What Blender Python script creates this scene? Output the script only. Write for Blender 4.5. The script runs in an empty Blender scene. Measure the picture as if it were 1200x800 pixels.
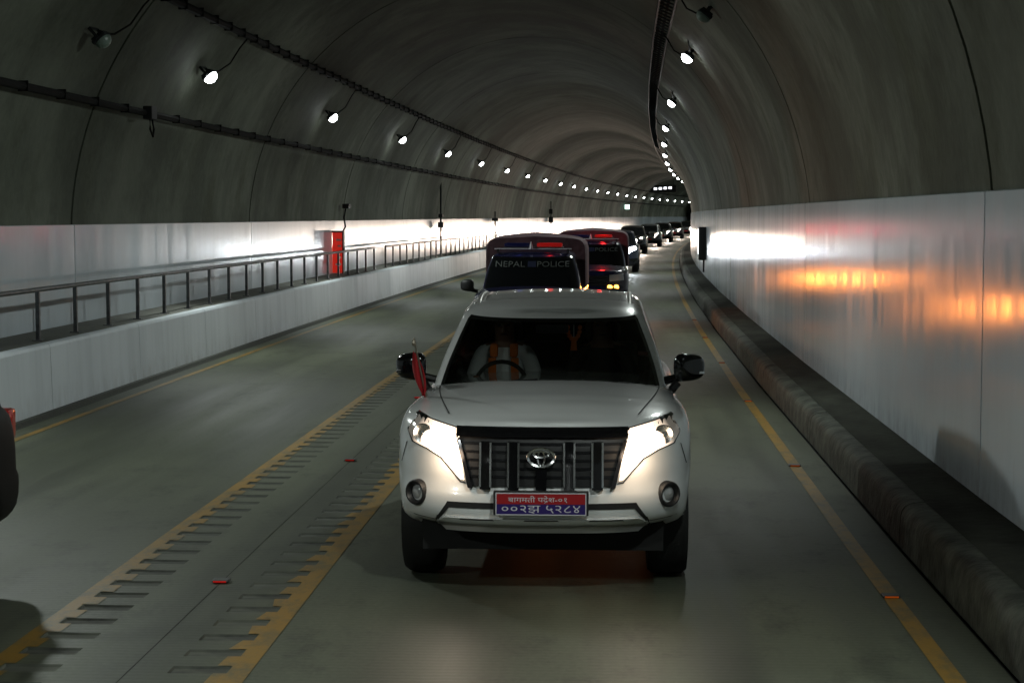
import bpy, bmesh, math, random
from mathutils import Vector, Matrix
random.seed(7)
rad = math.radians
SC = bpy.context.scene
COL = SC.collection

# ------------------------------------------------------------------ camera, world, exposure
cam_d = bpy.data.cameras.new('camera'); cam = bpy.data.objects.new('camera', cam_d); COL.objects.link(cam)
cam_d.sensor_width = 36.0; cam_d.lens = 63.0; cam_d.clip_start = 0.1; cam_d.clip_end = 2000
cam.location = (0, 0, 2.36)
cam.rotation_euler = (rad(90 - 4.0), rad(0.0), rad(2.73))
SC.camera = cam
W = bpy.data.worlds.new('World'); SC.world = W; W.use_nodes = True
wn = W.node_tree.nodes; wl = W.node_tree.links
bg = wn.get('Background') or wn.new('ShaderNodeBackground')
sky = wn.new('ShaderNodeTexSky'); sky.sky_type = 'NISHITA'; sky.sun_disc = False
sky.sun_elevation = rad(2.0); sky.sun_rotation = rad(180)
wl.new(sky.outputs[0], bg.inputs[0]); bg.inputs[1].default_value = 0.05
SC.view_settings.view_transform = 'Standard'; SC.view_settings.look = 'None'
SC.view_settings.exposure = 0.15; SC.view_settings.gamma = 1.0
SC.cycles.use_denoising = True
SC.cycles.max_bounces = 6; SC.cycles.diffuse_bounces = 3; SC.cycles.glossy_bounces = 3
SC.cycles.transmission_bounces = 4; SC.cycles.transparent_max_bounces = 8
SC.cycles.caustics_reflective = False; SC.cycles.caustics_refractive = False
SC.cycles.sample_clamp_indirect = 4.0
SC.cycles.use_light_tree = True

LAMP_W = 270.0          # tunnel floodlights
CONVOY_W = 650.0        # head lamps of the convoy

# ------------------------------------------------------------------ materials
MATS = {}
def mat(name, col, rough=0.5, metal=0.0, spec=0.5, coat=0.0, emit=None, es=0.0, bump=None, var=None):
    """bump = (scale, strength, distance); var = (scale, amount, stretch xyz)"""
    if name in MATS: return MATS[name]
    m = bpy.data.materials.new(name); m.use_nodes = True
    n = m.node_tree.nodes; l = m.node_tree.links; b = n['Principled BSDF']
    b.inputs['Base Color'].default_value = (*col, 1)
    b.inputs['Roughness'].default_value = rough
    b.inputs['Metallic'].default_value = metal
    b.inputs['Specular IOR Level'].default_value = spec
    b.inputs['Coat Weight'].default_value = coat; b.inputs['Coat Roughness'].default_value = 0.06
    if emit:
        b.inputs['Emission Color'].default_value = (*emit, 1); b.inputs['Emission Strength'].default_value = es
    tc = n.new('ShaderNodeTexCoord')
    if var:
        mp = n.new('ShaderNodeMapping'); mp.inputs['Scale'].default_value = var[2]
        l.new(tc.outputs['Object'], mp.inputs[0])
        nt = n.new('ShaderNodeTexNoise'); nt.inputs['Scale'].default_value = var[0]; nt.inputs['Detail'].default_value = 6
        l.new(mp.outputs[0], nt.inputs[0])
        mr = n.new('ShaderNodeMapRange'); mr.inputs[1].default_value = 0.3; mr.inputs[2].default_value = 0.7
        mr.inputs[3].default_value = 1 - var[1]; mr.inputs[4].default_value = 1 + var[1] * 0.6
        l.new(nt.outputs[0], mr.inputs[0])
        mx = n.new('ShaderNodeVectorMath'); mx.operation = 'MULTIPLY'
        mx.inputs[0].default_value = col; l.new(mr.outputs[0], mx.inputs[1])
        l.new(mx.outputs[0], b.inputs['Base Color'])
    if bump:
        nb = n.new('ShaderNodeTexNoise'); nb.inputs['Scale'].default_value = bump[0]; nb.inputs['Detail'].default_value = 4
        l.new(tc.outputs['Object'], nb.inputs[0])
        bp = n.new('ShaderNodeBump'); bp.inputs['Strength'].default_value = bump[1]; bp.inputs['Distance'].default_value = bump[2]
        l.new(nb.outputs[0], bp.inputs['Height']); l.new(bp.outputs[0], b.inputs['Normal'])
    MATS[name] = m
    return m

def noise(n, l, vec, scale, detail=5, stretch=(1, 1, 1), rough=0.55):
    mp = n.new('ShaderNodeMapping'); mp.inputs['Scale'].default_value = stretch; l.new(vec, mp.inputs[0])
    t = n.new('ShaderNodeTexNoise'); t.inputs['Scale'].default_value = scale; t.inputs['Detail'].default_value = detail
    t.inputs['Roughness'].default_value = rough; l.new(mp.outputs[0], t.inputs[0]); return t.outputs[0]
def rng(n, l, v, a, b, c, d):
    m = n.new('ShaderNodeMapRange'); l.new(v, m.inputs[0])
    for i, q in enumerate((a, b, c, d)): m.inputs[i + 1].default_value = q
    return m.outputs[0]
def mixc(n, l, fac, a, b):
    m = n.new('ShaderNodeMix'); m.data_type = 'RGBA'
    if hasattr(fac, 'links'): l.new(fac, m.inputs[0])
    else: m.inputs[0].default_value = fac
    for s, v in ((6, a), (7, b)):
        if hasattr(v, 'links'): l.new(v, m.inputs[s])
        else: m.inputs[s].default_value = (*v, 1)
    return m.outputs[2]
def base(name):
    m = bpy.data.materials.new(name); m.use_nodes = True
    n = m.node_tree.nodes; l = m.node_tree.links
    tc = n.new('ShaderNodeTexCoord'); MATS[name] = m
    return m, n, l, n['Principled BSDF'], tc.outputs['Object']
def bump(n, l, b, h, strength, dist):
    bp = n.new('ShaderNodeBump'); bp.inputs['Strength'].default_value = strength; bp.inputs['Distance'].default_value = dist
    l.new(h, bp.inputs['Height']); l.new(bp.outputs[0], b.inputs['Normal'])

def concrete_lining():
    m, n, l, b, o = base('lining_concrete')
    big = noise(n, l, o, 0.30, 7, (1, 1, 1), .62)
    strk = noise(n, l, o, 1.1, 5, (.5, 1.0, 0.3), 0.55)
    fine = noise(n, l, o, 9, 6)
    mould = noise(n, l, o, 0.7, 7, (.7, .8, .5), .65)
    c = mixc(n, l, rng(n, l, big, .40, .62, 0, 1), (.080, .090, .070), (.170, .184, .148))
    c = mixc(n, l, rng(n, l, strk, .50, .80, 0, .22), c, (.045, .046, .035))
    c = mixc(n, l, rng(n, l, mould, .52, .66, 0, .75), c, (.062, .070, .045))
    c = mixc(n, l, rng(n, l, fine, .4, .8, 0, .25), c, (.17, .172, .145))
    l.new(c, b.inputs['Base Color']); b.inputs['Roughness'].default_value = 0.5
    b.inputs['Roughness'].default_value = .8; b.inputs['Specular IOR Level'].default_value = .22
    stain = noise(n, l, o, .55, 8, (1, .9, .6), .72)
    c2 = mixc(n, l, rng(n, l, stain, .50, .60, 0, .55), c, (.055, .061, .047)); l.new(c2, b.inputs['Base Color'])
    bump(n, l, b, fine, .3, .02); return m
def white_panel(name, col, r0, r1, bstr, z0=None):
    m, n, l, b, o = base(name)
    strk = noise(n, l, o, 2.4, 5, (1, 1, .10), .6)
    cloud = noise(n, l, o, .7, 4)
    wob = noise(n, l, o, 1.1, 3, (1, 1, .45))
    scuff = noise(n, l, o, 5, 7, (1, 1, .4), .7)
    dk = tuple(q * .72 for q in col)
    c = mixc(n, l, rng(n, l, strk, .45, .8, 0, .6), col, dk)
    c = mixc(n, l, rng(n, l, cloud, .45, .75, 0, .35), c, dk)
    c = mixc(n, l, rng(n, l, scuff, .62, .75, 0, .35), c, (.42, .40, .36))
    for zz in (z0 or ()):
        sp = n.new('ShaderNodeSeparateXYZ'); l.new(o, sp.inputs[0])
        up = n.new('ShaderNodeMath'); up.operation = 'MULTIPLY'; l.new(rng(n, l, sp.outputs[2], zz, zz + .35, 1, 0), up.inputs[0]); l.new(rng(n, l, scuff, .42, .72, 0, .5), up.inputs[1])
        c = mixc(n, l, up.outputs[0], c, (.20, .19, .165))
    l.new(c, b.inputs['Base Color'])
    l.new(rng(n, l, strk, .3, .7, r0, r1), b.inputs['Roughness'])
    mm = n.new('ShaderNodeMath'); mm.operation = 'ADD'; l.new(wob, mm.inputs[0])
    m2 = n.new('ShaderNodeMath'); m2.operation = 'MULTIPLY'; l.new(strk, m2.inputs[0]); m2.inputs[1].default_value = .25
    l.new(m2.outputs[0], mm.inputs[1]); bump(n, l, b, mm.outputs[0], bstr, .03); return m
def road_concrete():
    m, n, l, b, o = base('road_concrete')
    big = noise(n, l, o, .22, 5, (1, .35, 1)); fine = noise(n, l, o, 28, 5)
    trk = noise(n, l, o, .95, 6, (1.5, .09, 1), .62)
    spots = noise(n, l, o, 2.3, 7, (1, .6, 1), .75)
    tine = n.new('ShaderNodeTexWave'); tine.wave_type = 'BANDS'; tine.bands_direction = 'Y'
    tine.inputs['Scale'].default_value = 5.0; tine.inputs['Distortion'].default_value = 1.5; l.new(o, tine.inputs[0])
    c = mixc(n, l, rng(n, l, big, .35, .65, 0, 1), (.044, .051, .034), (.118, .128, .088))
    c = mixc(n, l, rng(n, l, trk, .45, .66, 0, .8), c, (.030, .034, .024))
    c = mixc(n, l, rng(n, l, spots, .52, .66, 0, .75), c, (.026, .030, .021))
    c = mixc(n, l, rng(n, l, fine, .35, .7, 0, .3), c, (.135, .143, .105))
    sp = n.new('ShaderNodeSeparateXYZ'); l.new(o, sp.inputs[0])
    def ma(op, a, b_):
        q = n.new('ShaderNodeMath'); q.operation = op
        for i_, v_ in enumerate((a, b_)):
            if hasattr(v_, 'links'): l.new(v_, q.inputs[i_])
            else: q.inputs[i_].default_value = v_
        return q.outputs[0]
    xr = ma('SUBTRACT', sp.outputs[0], ma('MULTIPLY', ma('MULTIPLY', sp.outputs[1], sp.outputs[1]), 1 / 4100.0))
    tr = ma('POWER', ma('ABSOLUTE', ma('SINE', ma('MULTIPLY', ma('ADD', xr, .1), math.pi / 1.5), 0.0), 0.0), 2.5)
    tr = ma('MULTIPLY', tr, rng(n, l, trk, .35, .62, .15, .7))
    c = mixc(n, l, tr, c, (.032, .036, .026))
    l.new(c, b.inputs['Base Color']); l.new(rng(n, l, trk, .35, .65, .68, .50), b.inputs['Roughness'])
    b.inputs['Specular IOR Level'].default_value = .3
    mm = n.new('ShaderNodeMath'); mm.operation = 'ADD'; l.new(fine, mm.inputs[0]); l.new(tine.outputs[1], mm.inputs[1])
    bump(n, l, b, mm.outputs[0], .12, .004); return m
def yellow_paint():
    m, n, l, b, o = base('yellow_paint')
    w = noise(n, l, o, 5, 8, (1, .5, 1), .75); w2 = noise(n, l, o, 40, 4)
    c = mixc(n, l, rng(n, l, w, .46, .64, 0, .9), (.23, .125, .010), (.08, .072, .036))
    c = mixc(n, l, rng(n, l, w2, .5, .7, 0, .4), c, (.17, .13, .05))
    l.new(c, b.inputs['Base Color']); b.inputs['Roughness'].default_value = .55
    bump(n, l, b, w2, .3, .004); return m
def glass(name, tint, dark=0.6):
    m = bpy.data.materials.new(name); m.use_nodes = True; n = m.node_tree.nodes; l = m.node_tree.links
    n.remove(n['Principled BSDF']); out = n['Material Output']
    t = n.new('ShaderNodeBsdfTransparent'); t.inputs[0].default_value = (*tint, 1)
    g = n.new('ShaderNodeBsdfGlossy'); g.inputs['Roughness'].default_value = .03
    f = n.new('ShaderNodeFresnel'); f.inputs[0].default_value = 1.5
    x = n.new('ShaderNodeMixShader'); l.new(f.outputs[0], x.inputs[0]); l.new(t.outputs[0], x.inputs[1]); l.new(g.outputs[0], x.inputs[2])
    l.new(x.outputs[0], out.inputs[0]); MATS[name] = m; return m

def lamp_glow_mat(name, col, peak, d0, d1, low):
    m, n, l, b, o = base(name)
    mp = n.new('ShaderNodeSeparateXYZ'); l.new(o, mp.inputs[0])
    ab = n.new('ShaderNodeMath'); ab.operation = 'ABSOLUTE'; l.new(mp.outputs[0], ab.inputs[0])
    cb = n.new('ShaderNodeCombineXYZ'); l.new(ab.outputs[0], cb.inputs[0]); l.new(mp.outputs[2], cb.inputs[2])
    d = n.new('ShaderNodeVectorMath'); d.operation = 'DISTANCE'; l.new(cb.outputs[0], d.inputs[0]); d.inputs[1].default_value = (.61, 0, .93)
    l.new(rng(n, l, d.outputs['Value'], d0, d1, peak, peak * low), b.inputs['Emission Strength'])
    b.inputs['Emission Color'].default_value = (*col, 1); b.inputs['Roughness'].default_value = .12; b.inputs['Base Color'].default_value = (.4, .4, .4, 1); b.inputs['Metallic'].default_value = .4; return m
lamp_glow_mat('headlamp_glow', (1, .80, .56), 26, .06, .22, .10); lamp_glow_mat('headlamp_lens', (1, .78, .58), 3.0, .08, .22, .02)  # outer lens emits a fading glow to soften the lamp edge
concrete_lining(); road_concrete(); yellow_paint()
white_panel('wall_paint', (.58, .64, .70), .11, .26, .18, (.33,))
white_panel('parapet_paint', (.66, .71, .76), .40, .55, .10, (.0,))
mat('walk_concrete', (.14, .14, .12), .75, bump=(14, .3, .02), var=(1.2, .4, (1, .4, 1)))
mat('kerb_concrete', (.047, .053, .041), .8, spec=.3, bump=(14, .7, .02), var=(5, .7, (1, .9, 1)))
mat('kerb_top_dark', (.027, .030, .023), .95, spec=.15, bump=(9, .5, .02), var=(2.5, .6, (1, .4, 1)))
mat('joint_dark', (.012, .012, .012), .9)
mat('groove_dark', (.04, .043, .035), .8, var=(30, .4, (1, 1, 1)))
def groove_mat():
    m, n, l, b, o = base('groove_worn')
    oi = n.new('ShaderNodeObjectInfo'); w = noise(n, l, o, 9, 5)
    c = mixc(n, l, rng(n, l, oi.outputs['Random'], 0, 1, 0, .8), (.028, .030, .025), (.075, .08, .062))
    c = mixc(n, l, rng(n, l, w, .4, .65, 0, .7), c, (.085, .09, .07))
    l.new(c, b.inputs['Base Color']); b.inputs['Roughness'].default_value = .85
groove_mat()
mat('galvanised', (.30, .31, .31), .45, .8, var=(6, .3, (1, 1, 1)))
mat('rail_steel', (.16, .165, .17), .38, .85, var=(8, .35, (1, 1, 1)))
mat('cable_black', (.010, .010, .010), .8, spec=.12)
mat('housing_grey', (.025, .028, .03), .65, .1, spec=.25)
mat('lamp_lens', (.8, .8, .8), .3, emit=(.93, 1, .97), es=30)
mat('lamp_lens_off', (.18, .24, .21), .35)
mat('red_paint_glow', (.55, .02, .02), .35, emit=(1, .04, .02), es=.3)  # cabinet paint given a glow of its own, as if lamplit
mat('white_mark', (.75, .75, .75), .5)
mat('sign_white', (.8, .8, .8), .5, emit=(.9, .93, 1), es=2.5)
mat('sign_green', (.5, .8, .65), .5, emit=(.65, 1, .85), es=4)
mat('stud_body', (.05, .05, .05), .5)
mat('stud_red', (.6, .01, .01), .2, emit=(1, .02, .01), es=.12)  # reflector emits faintly in place of light thrown back
mat('stud_orange', (.6, .12, .01), .2, emit=(1, .16, .02), es=.08)  # same emitted glow put on the orange reflectors
mat('car_white', (.80, .81, .81), .25, coat=.9, var=(2.5, .05, (1, 1, 1)))
mat('black_gloss', (.006, .006, .007), .12, coat=.5)
mat('black_plastic', (.014, .014, .015), .5)
mat('chrome', (.80, .81, .83), .22, 1.0)
mat('dark_chrome', (.05, .05, .055), .18, .8)
mat('silver', (.45, .44, .42), .35, .7)
mat('rubber', (.012, .012, .012), .75, bump=(60, .3, .01))
mat('alloy', (.35, .36, .37), .3, .9)
mat('underbody', (.008, .008, .008), .9)
mat('lens_clear', (.55, .55, .55), .08, .3, coat=.5)
mat('headlamp_glow', (.9, .9, .9), .3, emit=(1, .90, .74), es=16)
mat('headlamp_cool', (.9, .9, .9), .3, emit=(.8, .92, 1), es=30)
mat('headlamp_far', (.9, .9, .9), .3, emit=(1, .88, .75), es=12)
mat('amber_glow', (.9, .4, .05), .3, emit=(1, .38, .05), es=9)
mat('tail_red', (.35, .01, .01), .15, coat=.6, emit=(1, .08, .04), es=.02)
mat('beacon_red', (.30, .008, .008), .2, emit=(1, .02, .015), es=.12)
mat('beacon_blue', (.006, .007, .03), .2, emit=(.05, .08, 1), es=.006)
mat('plate_red', (.36, .016, .02), .4); mat('plate_blue', (.03, .016, .13), .4)
mat('plate_white', (.60, .58, .62), .45)
mat('flag_red', (.38, .012, .016), .85); mat('pole_metal', (.28, .25, .2), .35, .8)
mat('police_navy', (.012, .013, .045), .25, coat=.7)
mat('canvas_maroon', (.055, .024, .032), .85, bump=(9, .6, .04), var=(3, .35, (1, 1, 1)))
mat('car_black', (.008, .008, .009), .2, coat=.8); mat('car_black_matte', (.006, .006, .006), .6, spec=.15); mat('car_maroon', (.05, .012, .012), .22, coat=.8)  # matte black keeps bright wall reflections off the car at the left edge
mat('car_grey', (.06, .062, .065), .25, coat=.8); mat('car_navy', (.012, .016, .035), .22, coat=.8)
mat('interior_dark', (.02, .019, .018), .8); mat('seat_grey', (.07, .068, .062), .85)
mat('dash_dark', (.012, .012, .012), .7)
mat('shirt_white', (.78, .82, .84), .85); mat('skin', (.20, .10, .065), .55); mat('hair_black', (.01, .009, .008), .6)
mat('scarf_orange', (.75, .18, .03), .8)
glass('windscreen_glass', (.84, .88, .85)); mat('tinted_glass', (.006, .007, .008), .08, spec=.5)
mat('sticker_white', (.075, .085, .08), .8); mat('sticker_blue', (.008, .012, .04), .6)

# ------------------------------------------------------------------ path of the tunnel (straight 12 m casts round a wide bend)
RC = 2050.0; SEG = 12.0; S0 = 1.0 - 5 * SEG; NSEG = 33
def arc(s): return Vector((RC * (1 - math.cos(s / RC)), RC * math.sin(s / RC)))
VS = [S0 + SEG * k for k in range(NSEG + 1)]
VP = [arc(s) for s in VS]
HD = []
for k in range(NSEG):
    d = VP[k + 1] - VP[k]; HD.append(math.atan2(d.x, d.y))
def vnorm(k):
    a = HD[max(0, k - 1)]; b = HD[min(NSEG - 1, k)]; h = (a + b) / 2
    return Vector((math.cos(h), -math.sin(h)))
VN = [vnorm(k) for k in range(NSEG + 1)]
def seg(s): return min(NSEG - 1, max(0, int((s - S0) // SEG)))
def P(s, x, z=0.0):
    k = seg(s); t = (s - VS[k]) / SEG
    a = VP[k] + VN[k] * x; b = VP[k + 1] + VN[k + 1] * x
    q = a.lerp(b, t); return Vector((q.x, q.y, z))
def H(s): return HD[seg(s)]

# ------------------------------------------------------------------ helpers
def link(name, me, m, parent=None, smooth=False):
    o = bpy.data.objects.new(name, me); COL.objects.link(o)
    if m is not None and not me.materials: me.materials.append(MATS[m] if isinstance(m, str) else m)
    if parent: o.parent = parent
    if smooth:
        for p in me.polygons: p.use_smooth = True
    return o
def mesh(name, V, F, m, parent=None, smooth=False):
    me = bpy.data.meshes.new(name); me.from_pydata([tuple(v) for v in V], [], F); me.update()
    return link(name, me, m, parent, smooth)
def bmo(name, bm, m, parent=None, smooth=False):
    me = bpy.data.meshes.new(name); bmesh.ops.recalc_face_normals(bm, faces=bm.faces); bm.to_mesh(me); bm.free()
    return link(name, me, m, parent, smooth)
def tag(o, label=None, cat=None, group=None, kind=None):
    for k, v in (('label', label), ('category', cat), ('group', group), ('kind', kind)):
        if v: o[k] = v
    return o
def empty(name, loc=(0, 0, 0), rz=0.0):
    o = bpy.data.objects.new(name, None); COL.objects.link(o); o.location = loc; o.rotation_euler = (0, 0, rz)
    o.empty_display_size = .2; return o
def smooth_angle(o, ang=35):
    me = o.data
    for p in me.polygons: p.use_smooth = True
    try: me.set_sharp_from_angle(angle=rad(ang))
    except Exception: pass
    return o
def box(bm, x0, x1, y0, y1, z0, z1, bev=0.0, seg_=2):
    v = [bm.verts.new((x, y, z)) for x in (x0, x1) for y in (y0, y1) for z in (z0, z1)]
    fs = [bm.faces.new([v[i] for i in f]) for f in ((0, 1, 3, 2), (4, 6, 7, 5), (0, 4, 5, 1), (2, 3, 7, 6), (0, 2, 6, 4), (1, 5, 7, 3))]
    if bev > 0:
        es = set(e for f in fs for e in f.edges)
        bmesh.ops.bevel(bm, geom=list(es), offset=bev, segments=seg_, affect='EDGES', profile=.6)
    return bm
def boxo(name, x0, x1, y0, y1, z0, z1, m, parent=None, bev=0.0, seg_=2):
    return smooth_angle(bmo(name, box(bmesh.new(), x0, x1, y0, y1, z0, z1, bev, seg_), m, parent), 40)
def tube(bm, pts, r, n=8, cap=True):
    pts = [Vector(p) for p in pts]; rings = []
    rr = r if isinstance(r, (list, tuple)) else [r] * len(pts)
    for i, p in enumerate(pts):
        d = (pts[min(i + 1, len(pts) - 1)] - pts[max(i - 1, 0)]).normalized()
        u = d.cross(Vector((0, 0, 1)));
        if u.length < 1e-3: u = Vector((1, 0, 0))
        u.normalize(); w = d.cross(u)
        rings.append([bm.verts.new(p + (u * math.cos(a) + w * math.sin(a)) * rr[i]) for a in [2 * math.pi * k / n for k in range(n)]])
    for a, b in zip(rings, rings[1:]):
        for k in range(n): bm.faces.new((a[k], a[(k + 1) % n], b[(k + 1) % n], b[k]))
    if cap: bm.faces.new(rings[0]); bm.faces.new(list(reversed(rings[-1])))
    return bm
def tubeo(name, pts, r, m, parent=None, n=8):
    return smooth_angle(bmo(name, tube(bmesh.new(), pts, r, n), m, parent), 50)
def lathe(bm, prof, n=32, c=(0, 0, 0), axis='x'):
    """prof = [(radius, along)]"""
    rings = []
    for r, a in prof:
        ring = []
        for k in range(n):
            t = 2 * math.pi * k / n; u, w = r * math.cos(t), r * math.sin(t)
            p = (a, u, w) if axis == 'x' else ((u, a, w) if axis == 'y' else (u, w, a))
            ring.append(bm.verts.new((p[0] + c[0], p[1] + c[1], p[2] + c[2])))
        rings.append(ring)
    for a, b in zip(rings, rings[1:]):
        for k in range(n): bm.faces.new((a[k], a[(k + 1) % n], b[(k + 1) % n], b[k]))
    return bm
def sheet(name, stops, xs, z, m, parent=None, smooth=False):
    """a sheet along the path; xs = list of (x, z) across"""
    V = []; F = []; n = len(xs)
    for s in stops:
        for x, zz in xs: V.append(P(s, x, z + zz))
    for i in range(len(stops) - 1):
        for j in range(n - 1):
            a = i * n + j; F.append((a, a + 1, a + n + 1, a + n))
    return mesh(name, V, F, m, parent, smooth)
def stops(a, b, step=SEG):
    r = {round(a, 4), round(b, 4)} | {round(v, 4) for v in VS if a < v < b}
    k = a
    while step < SEG and k < b: r.add(round(k, 4)); k += step
    r = sorted(r); out = [r[0]]
    for q in r[1:]:
        if q - out[-1] > 1e-3: out.append(q)
    return out
def copy_tree(o, parent=None):
    c = o.copy(); COL.objects.link(c); c.parent = parent
    for ch in list(o.children): copy_tree(ch, c)
    return c
TXT = {}
def text_mesh(s, size, extrude=0.0):
    cu = bpy.data.curves.new('lettering', 'FONT'); cu.body = s; cu.size = size; cu.extrude = extrude
    cu.align_x = 'CENTER'; cu.align_y = 'CENTER'; cu.resolution_u = 3
    ob = bpy.data.objects.new('lettering', cu); COL.objects.link(ob)
    dg = bpy.context.evaluated_depsgraph_get(); dg.update()
    me = bpy.data.meshes.new_from_object(ob.evaluated_get(dg)); bpy.data.objects.remove(ob)
    return me
ORD = ['nearest', 'second', 'third', 'fourth', 'fifth', 'sixth', 'seventh', 'eighth', 'ninth', 'tenth', 'eleventh', 'twelfth', 'thirteenth',
       'fourteenth', 'fifteenth', 'sixteenth', 'seventeenth', 'eighteenth', 'nineteenth', 'twentieth', 'twenty-first', 'twenty-second', 'twenty-third', 'twenty-fourth', 'twenty-fifth']

# ------------------------------------------------------------------ the tunnel: lining, walls, walkway, kerb, road
AX, AZ, AR = -2.4, 2.0, 5.2
ZL, ZR = 2.24, 2.54
def arc_pt(phi, r=AR): return (AX + r * math.cos(phi), AZ + r * math.sin(phi))
NA = 56
a0, a1 = math.pi - math.asin(.1 / 5.2), math.asin(.4 / 5.2)
ARC = [(-7.66, -.3)] + [arc_pt(a0 + (a1 - a0) * i / (NA - 2)) for i in range(NA - 1)] + [(2.85, -.3)]
ARCB = [(-7.78, -.3)] + [arc_pt(a0 + (a1 - a0) * i / (NA - 2), AR + .12) for i in range(NA - 1)] + [(2.97, -.3)]
lining = tag(empty('tunnel_lining'), 'grey brown arched concrete tunnel lining cast in rings', kind='structure')
SEND = VS[-1]
for k in range(NSEG):
    g = .042; V = []; F = []
    rows = [(VS[k] + g, ARCB), (VS[k] + g, ARC), (VS[k + 1] - g, ARC), (VS[k + 1] - g, ARCB)]
    for s, pr in rows:
        for x, z in pr: V.append(P(s, x, z))
    n = NA + 1
    for i in range(3):
        for j in range(NA): a = i * n + j; F.append((a, a + 1, a + n + 1, a + n))
    smooth_angle(mesh('lining_segment', V, F, 'lining_concrete', lining), 40)
sheet('joint_backing', VS, ARCB, 0, 'joint_dark', lining)
for s, nm in ((S0, 'end_backing'), (SEND, 'end_backing')):
    V = [P(s, x, z) for x, z in ARCB] + [P(s, -7.8, -.4), P(s, 3.2, -.4)]
    mesh(nm, V, [tuple(list(range(NA + 1)) + [NA + 2, NA + 1])], 'joint_dark', lining)

wall_l = tag(empty('wall_left'), 'glossy white painted wall behind the raised walkway', kind='structure')
wall_r = tag(empty('wall_right'), 'glossy white painted wall above the round kerb', kind='structure')
def panel(par, k, x_in, x_out, z0, z1, m):
    g = .014; V = []; a, b = VS[k] + g, VS[k + 1] - g
    for s in (a, b):
        for x, z in ((x_in, z0), (x_in, z1 - .008), (x_in + (x_out - x_in) * .3, z1), (x_out, z1), (x_out, z0)): V.append(P(s, x, z))
    F = [(i, i + 1, i + 6, i + 5) for i in range(4)] + [(4, 3, 2, 1, 0), (5, 6, 7, 8, 9)]
    return mesh('wall_panel', V, F, m, par)
for k in range(NSEG):
    panel(wall_l, k, -7.55, -7.62, .80, ZL, 'wall_paint')
    panel(wall_r, k, 2.72, 2.79, .30, ZR, 'wall_paint')
sheet('wall_backing', VS, [(-7.615, .7), (-7.615, ZL - .02)], 0, 'joint_dark', wall_l)
sheet('wall_backing', VS, [(2.785, .2), (2.785, ZR - .02)], 0, 'joint_dark', wall_r)

walk = tag(empty('walkway'), 'raised concrete walkway with white painted face along the left wall', kind='structure')
ST = stops(S0, SEND)
sheet('walkway_top', ST, [(-7.62, 0), (-6.74, 0)], .845, 'walk_concrete', walk)
k = S0
while k < SEND - 4:
    V = []
    for s in (k + .006, k + 3.994):
        for x, z in ((-6.62, .03), (-6.645, .80), (-6.66, .835), (-6.70, .848), (-6.76, .848), (-6.76, .03)): V.append(P(s, x, z))
    F = [(i, i + 1, i + 7, i + 6) for i in range(5)] + [(5, 4, 3, 2, 1, 0), (6, 7, 8, 9, 10, 11)]
    mesh('face_panel', V, F, 'parapet_paint', walk); k += 4
sheet('face_backing', ST, [(-6.74, 0), (-6.74, .83)], 0, 'joint_dark', walk)
sheet('gutter', ST, [(-6.70, .06), (-6.56, .05), (-6.54, .0), (-6.50, -.03)], 0, 'groove_dark', walk)

kerb = tag(empty('kerb'), 'rounded grey concrete kerb along the right wall', kind='structure')
prof = [(2.15, -.03), (2.154, .12), (2.16, .20), (2.17, .235), (2.19, .262), (2.22, .28), (2.26, .29), (2.32, .296), (2.76, .332)]
k = S0; i = 0
while k < SEND - 6:
    ss = [k + .012] + [v for v in VS if k + .05 < v < k + 5.95] + [k + 5.988]
    V = []; F = []; n = len(prof)
    for s in ss:
        for x, z in prof: V.append(P(s, x, z))
    for a in range(len(ss) - 1):
        for j in range(n - 1): q = a * n + j; F.append((q, q + 1, q + n + 1, q + n))
    V += [P(ss[0], 2.76, -.03), P(ss[-1], 2.76, -.03)]
    F += [tuple(list(range(n)) + [len(V) - 2]), tuple([len(V) - 1] + [(len(ss) - 1) * n + j for j in reversed(range(n))])]
    smooth_angle(mesh('kerb_block', V, F, 'kerb_concrete', kerb), 30); k += 6; i += 1
sheet('kerb_top', ST, [(2.33, .301), (2.55, .32), (2.72, .334)], 0, 'kerb_top_dark', kerb)  # darker sheet over the flat top of the kerb
sheet('kerb_backing', ST, [(2.20, -.03), (2.20, .18), (2.40, .27), (2.74, .30)], 0, 'joint_dark', kerb)

road = tag(empty('road'), 'grey green concrete carriageway of two lanes', kind='structure')
sheet('road_bed', ST, [(-6.9, 0), (2.8, 0)], -.05, 'joint_dark', road)
GS, GE, GP, GW = 7.6, 58.0, .36, .15
NG = int((GE - GS) / GP)
BL, BR = (-3.15, -2.84), (-2.25, -1.94)
def slab(name, xs, band):
    V = []; F = []; ss = []; cut = set()
    st = stops(S0, GS)[:-1] + stops(GE, SEND)
    gs = []
    for q in range(NG): gs += [GS + q * GP, GS + q * GP + GW]
    allv = sorted(set([round(v, 4) for v in st] + [round(v, 4) for v in gs] + [round(v, 4) for v in VS]))
    gset = set(round(GS + q * GP, 4) for q in range(NG))
    n = len(xs)
    for s in allv:
        for x in xs: V.append(P(s, x, 0))
    for i in range(len(allv) - 1):
        mid = (allv[i] + allv[i + 1]) / 2
        ing = GS <= mid < GS + NG * GP and ((mid - GS) % GP) < GW
        for j in range(n - 1):
            if ing and j == band: continue
            a = i * n + j; F.append((a, a + 1, a + n + 1, a + n))
    return mesh(name, V, F, 'road_concrete', road)
slab('slab', [-6.50, BL[0], BL[1], -2.4635], 1)
slab('slab', [-2.4575, BR[0], BR[1], 2.10], 1)
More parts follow.
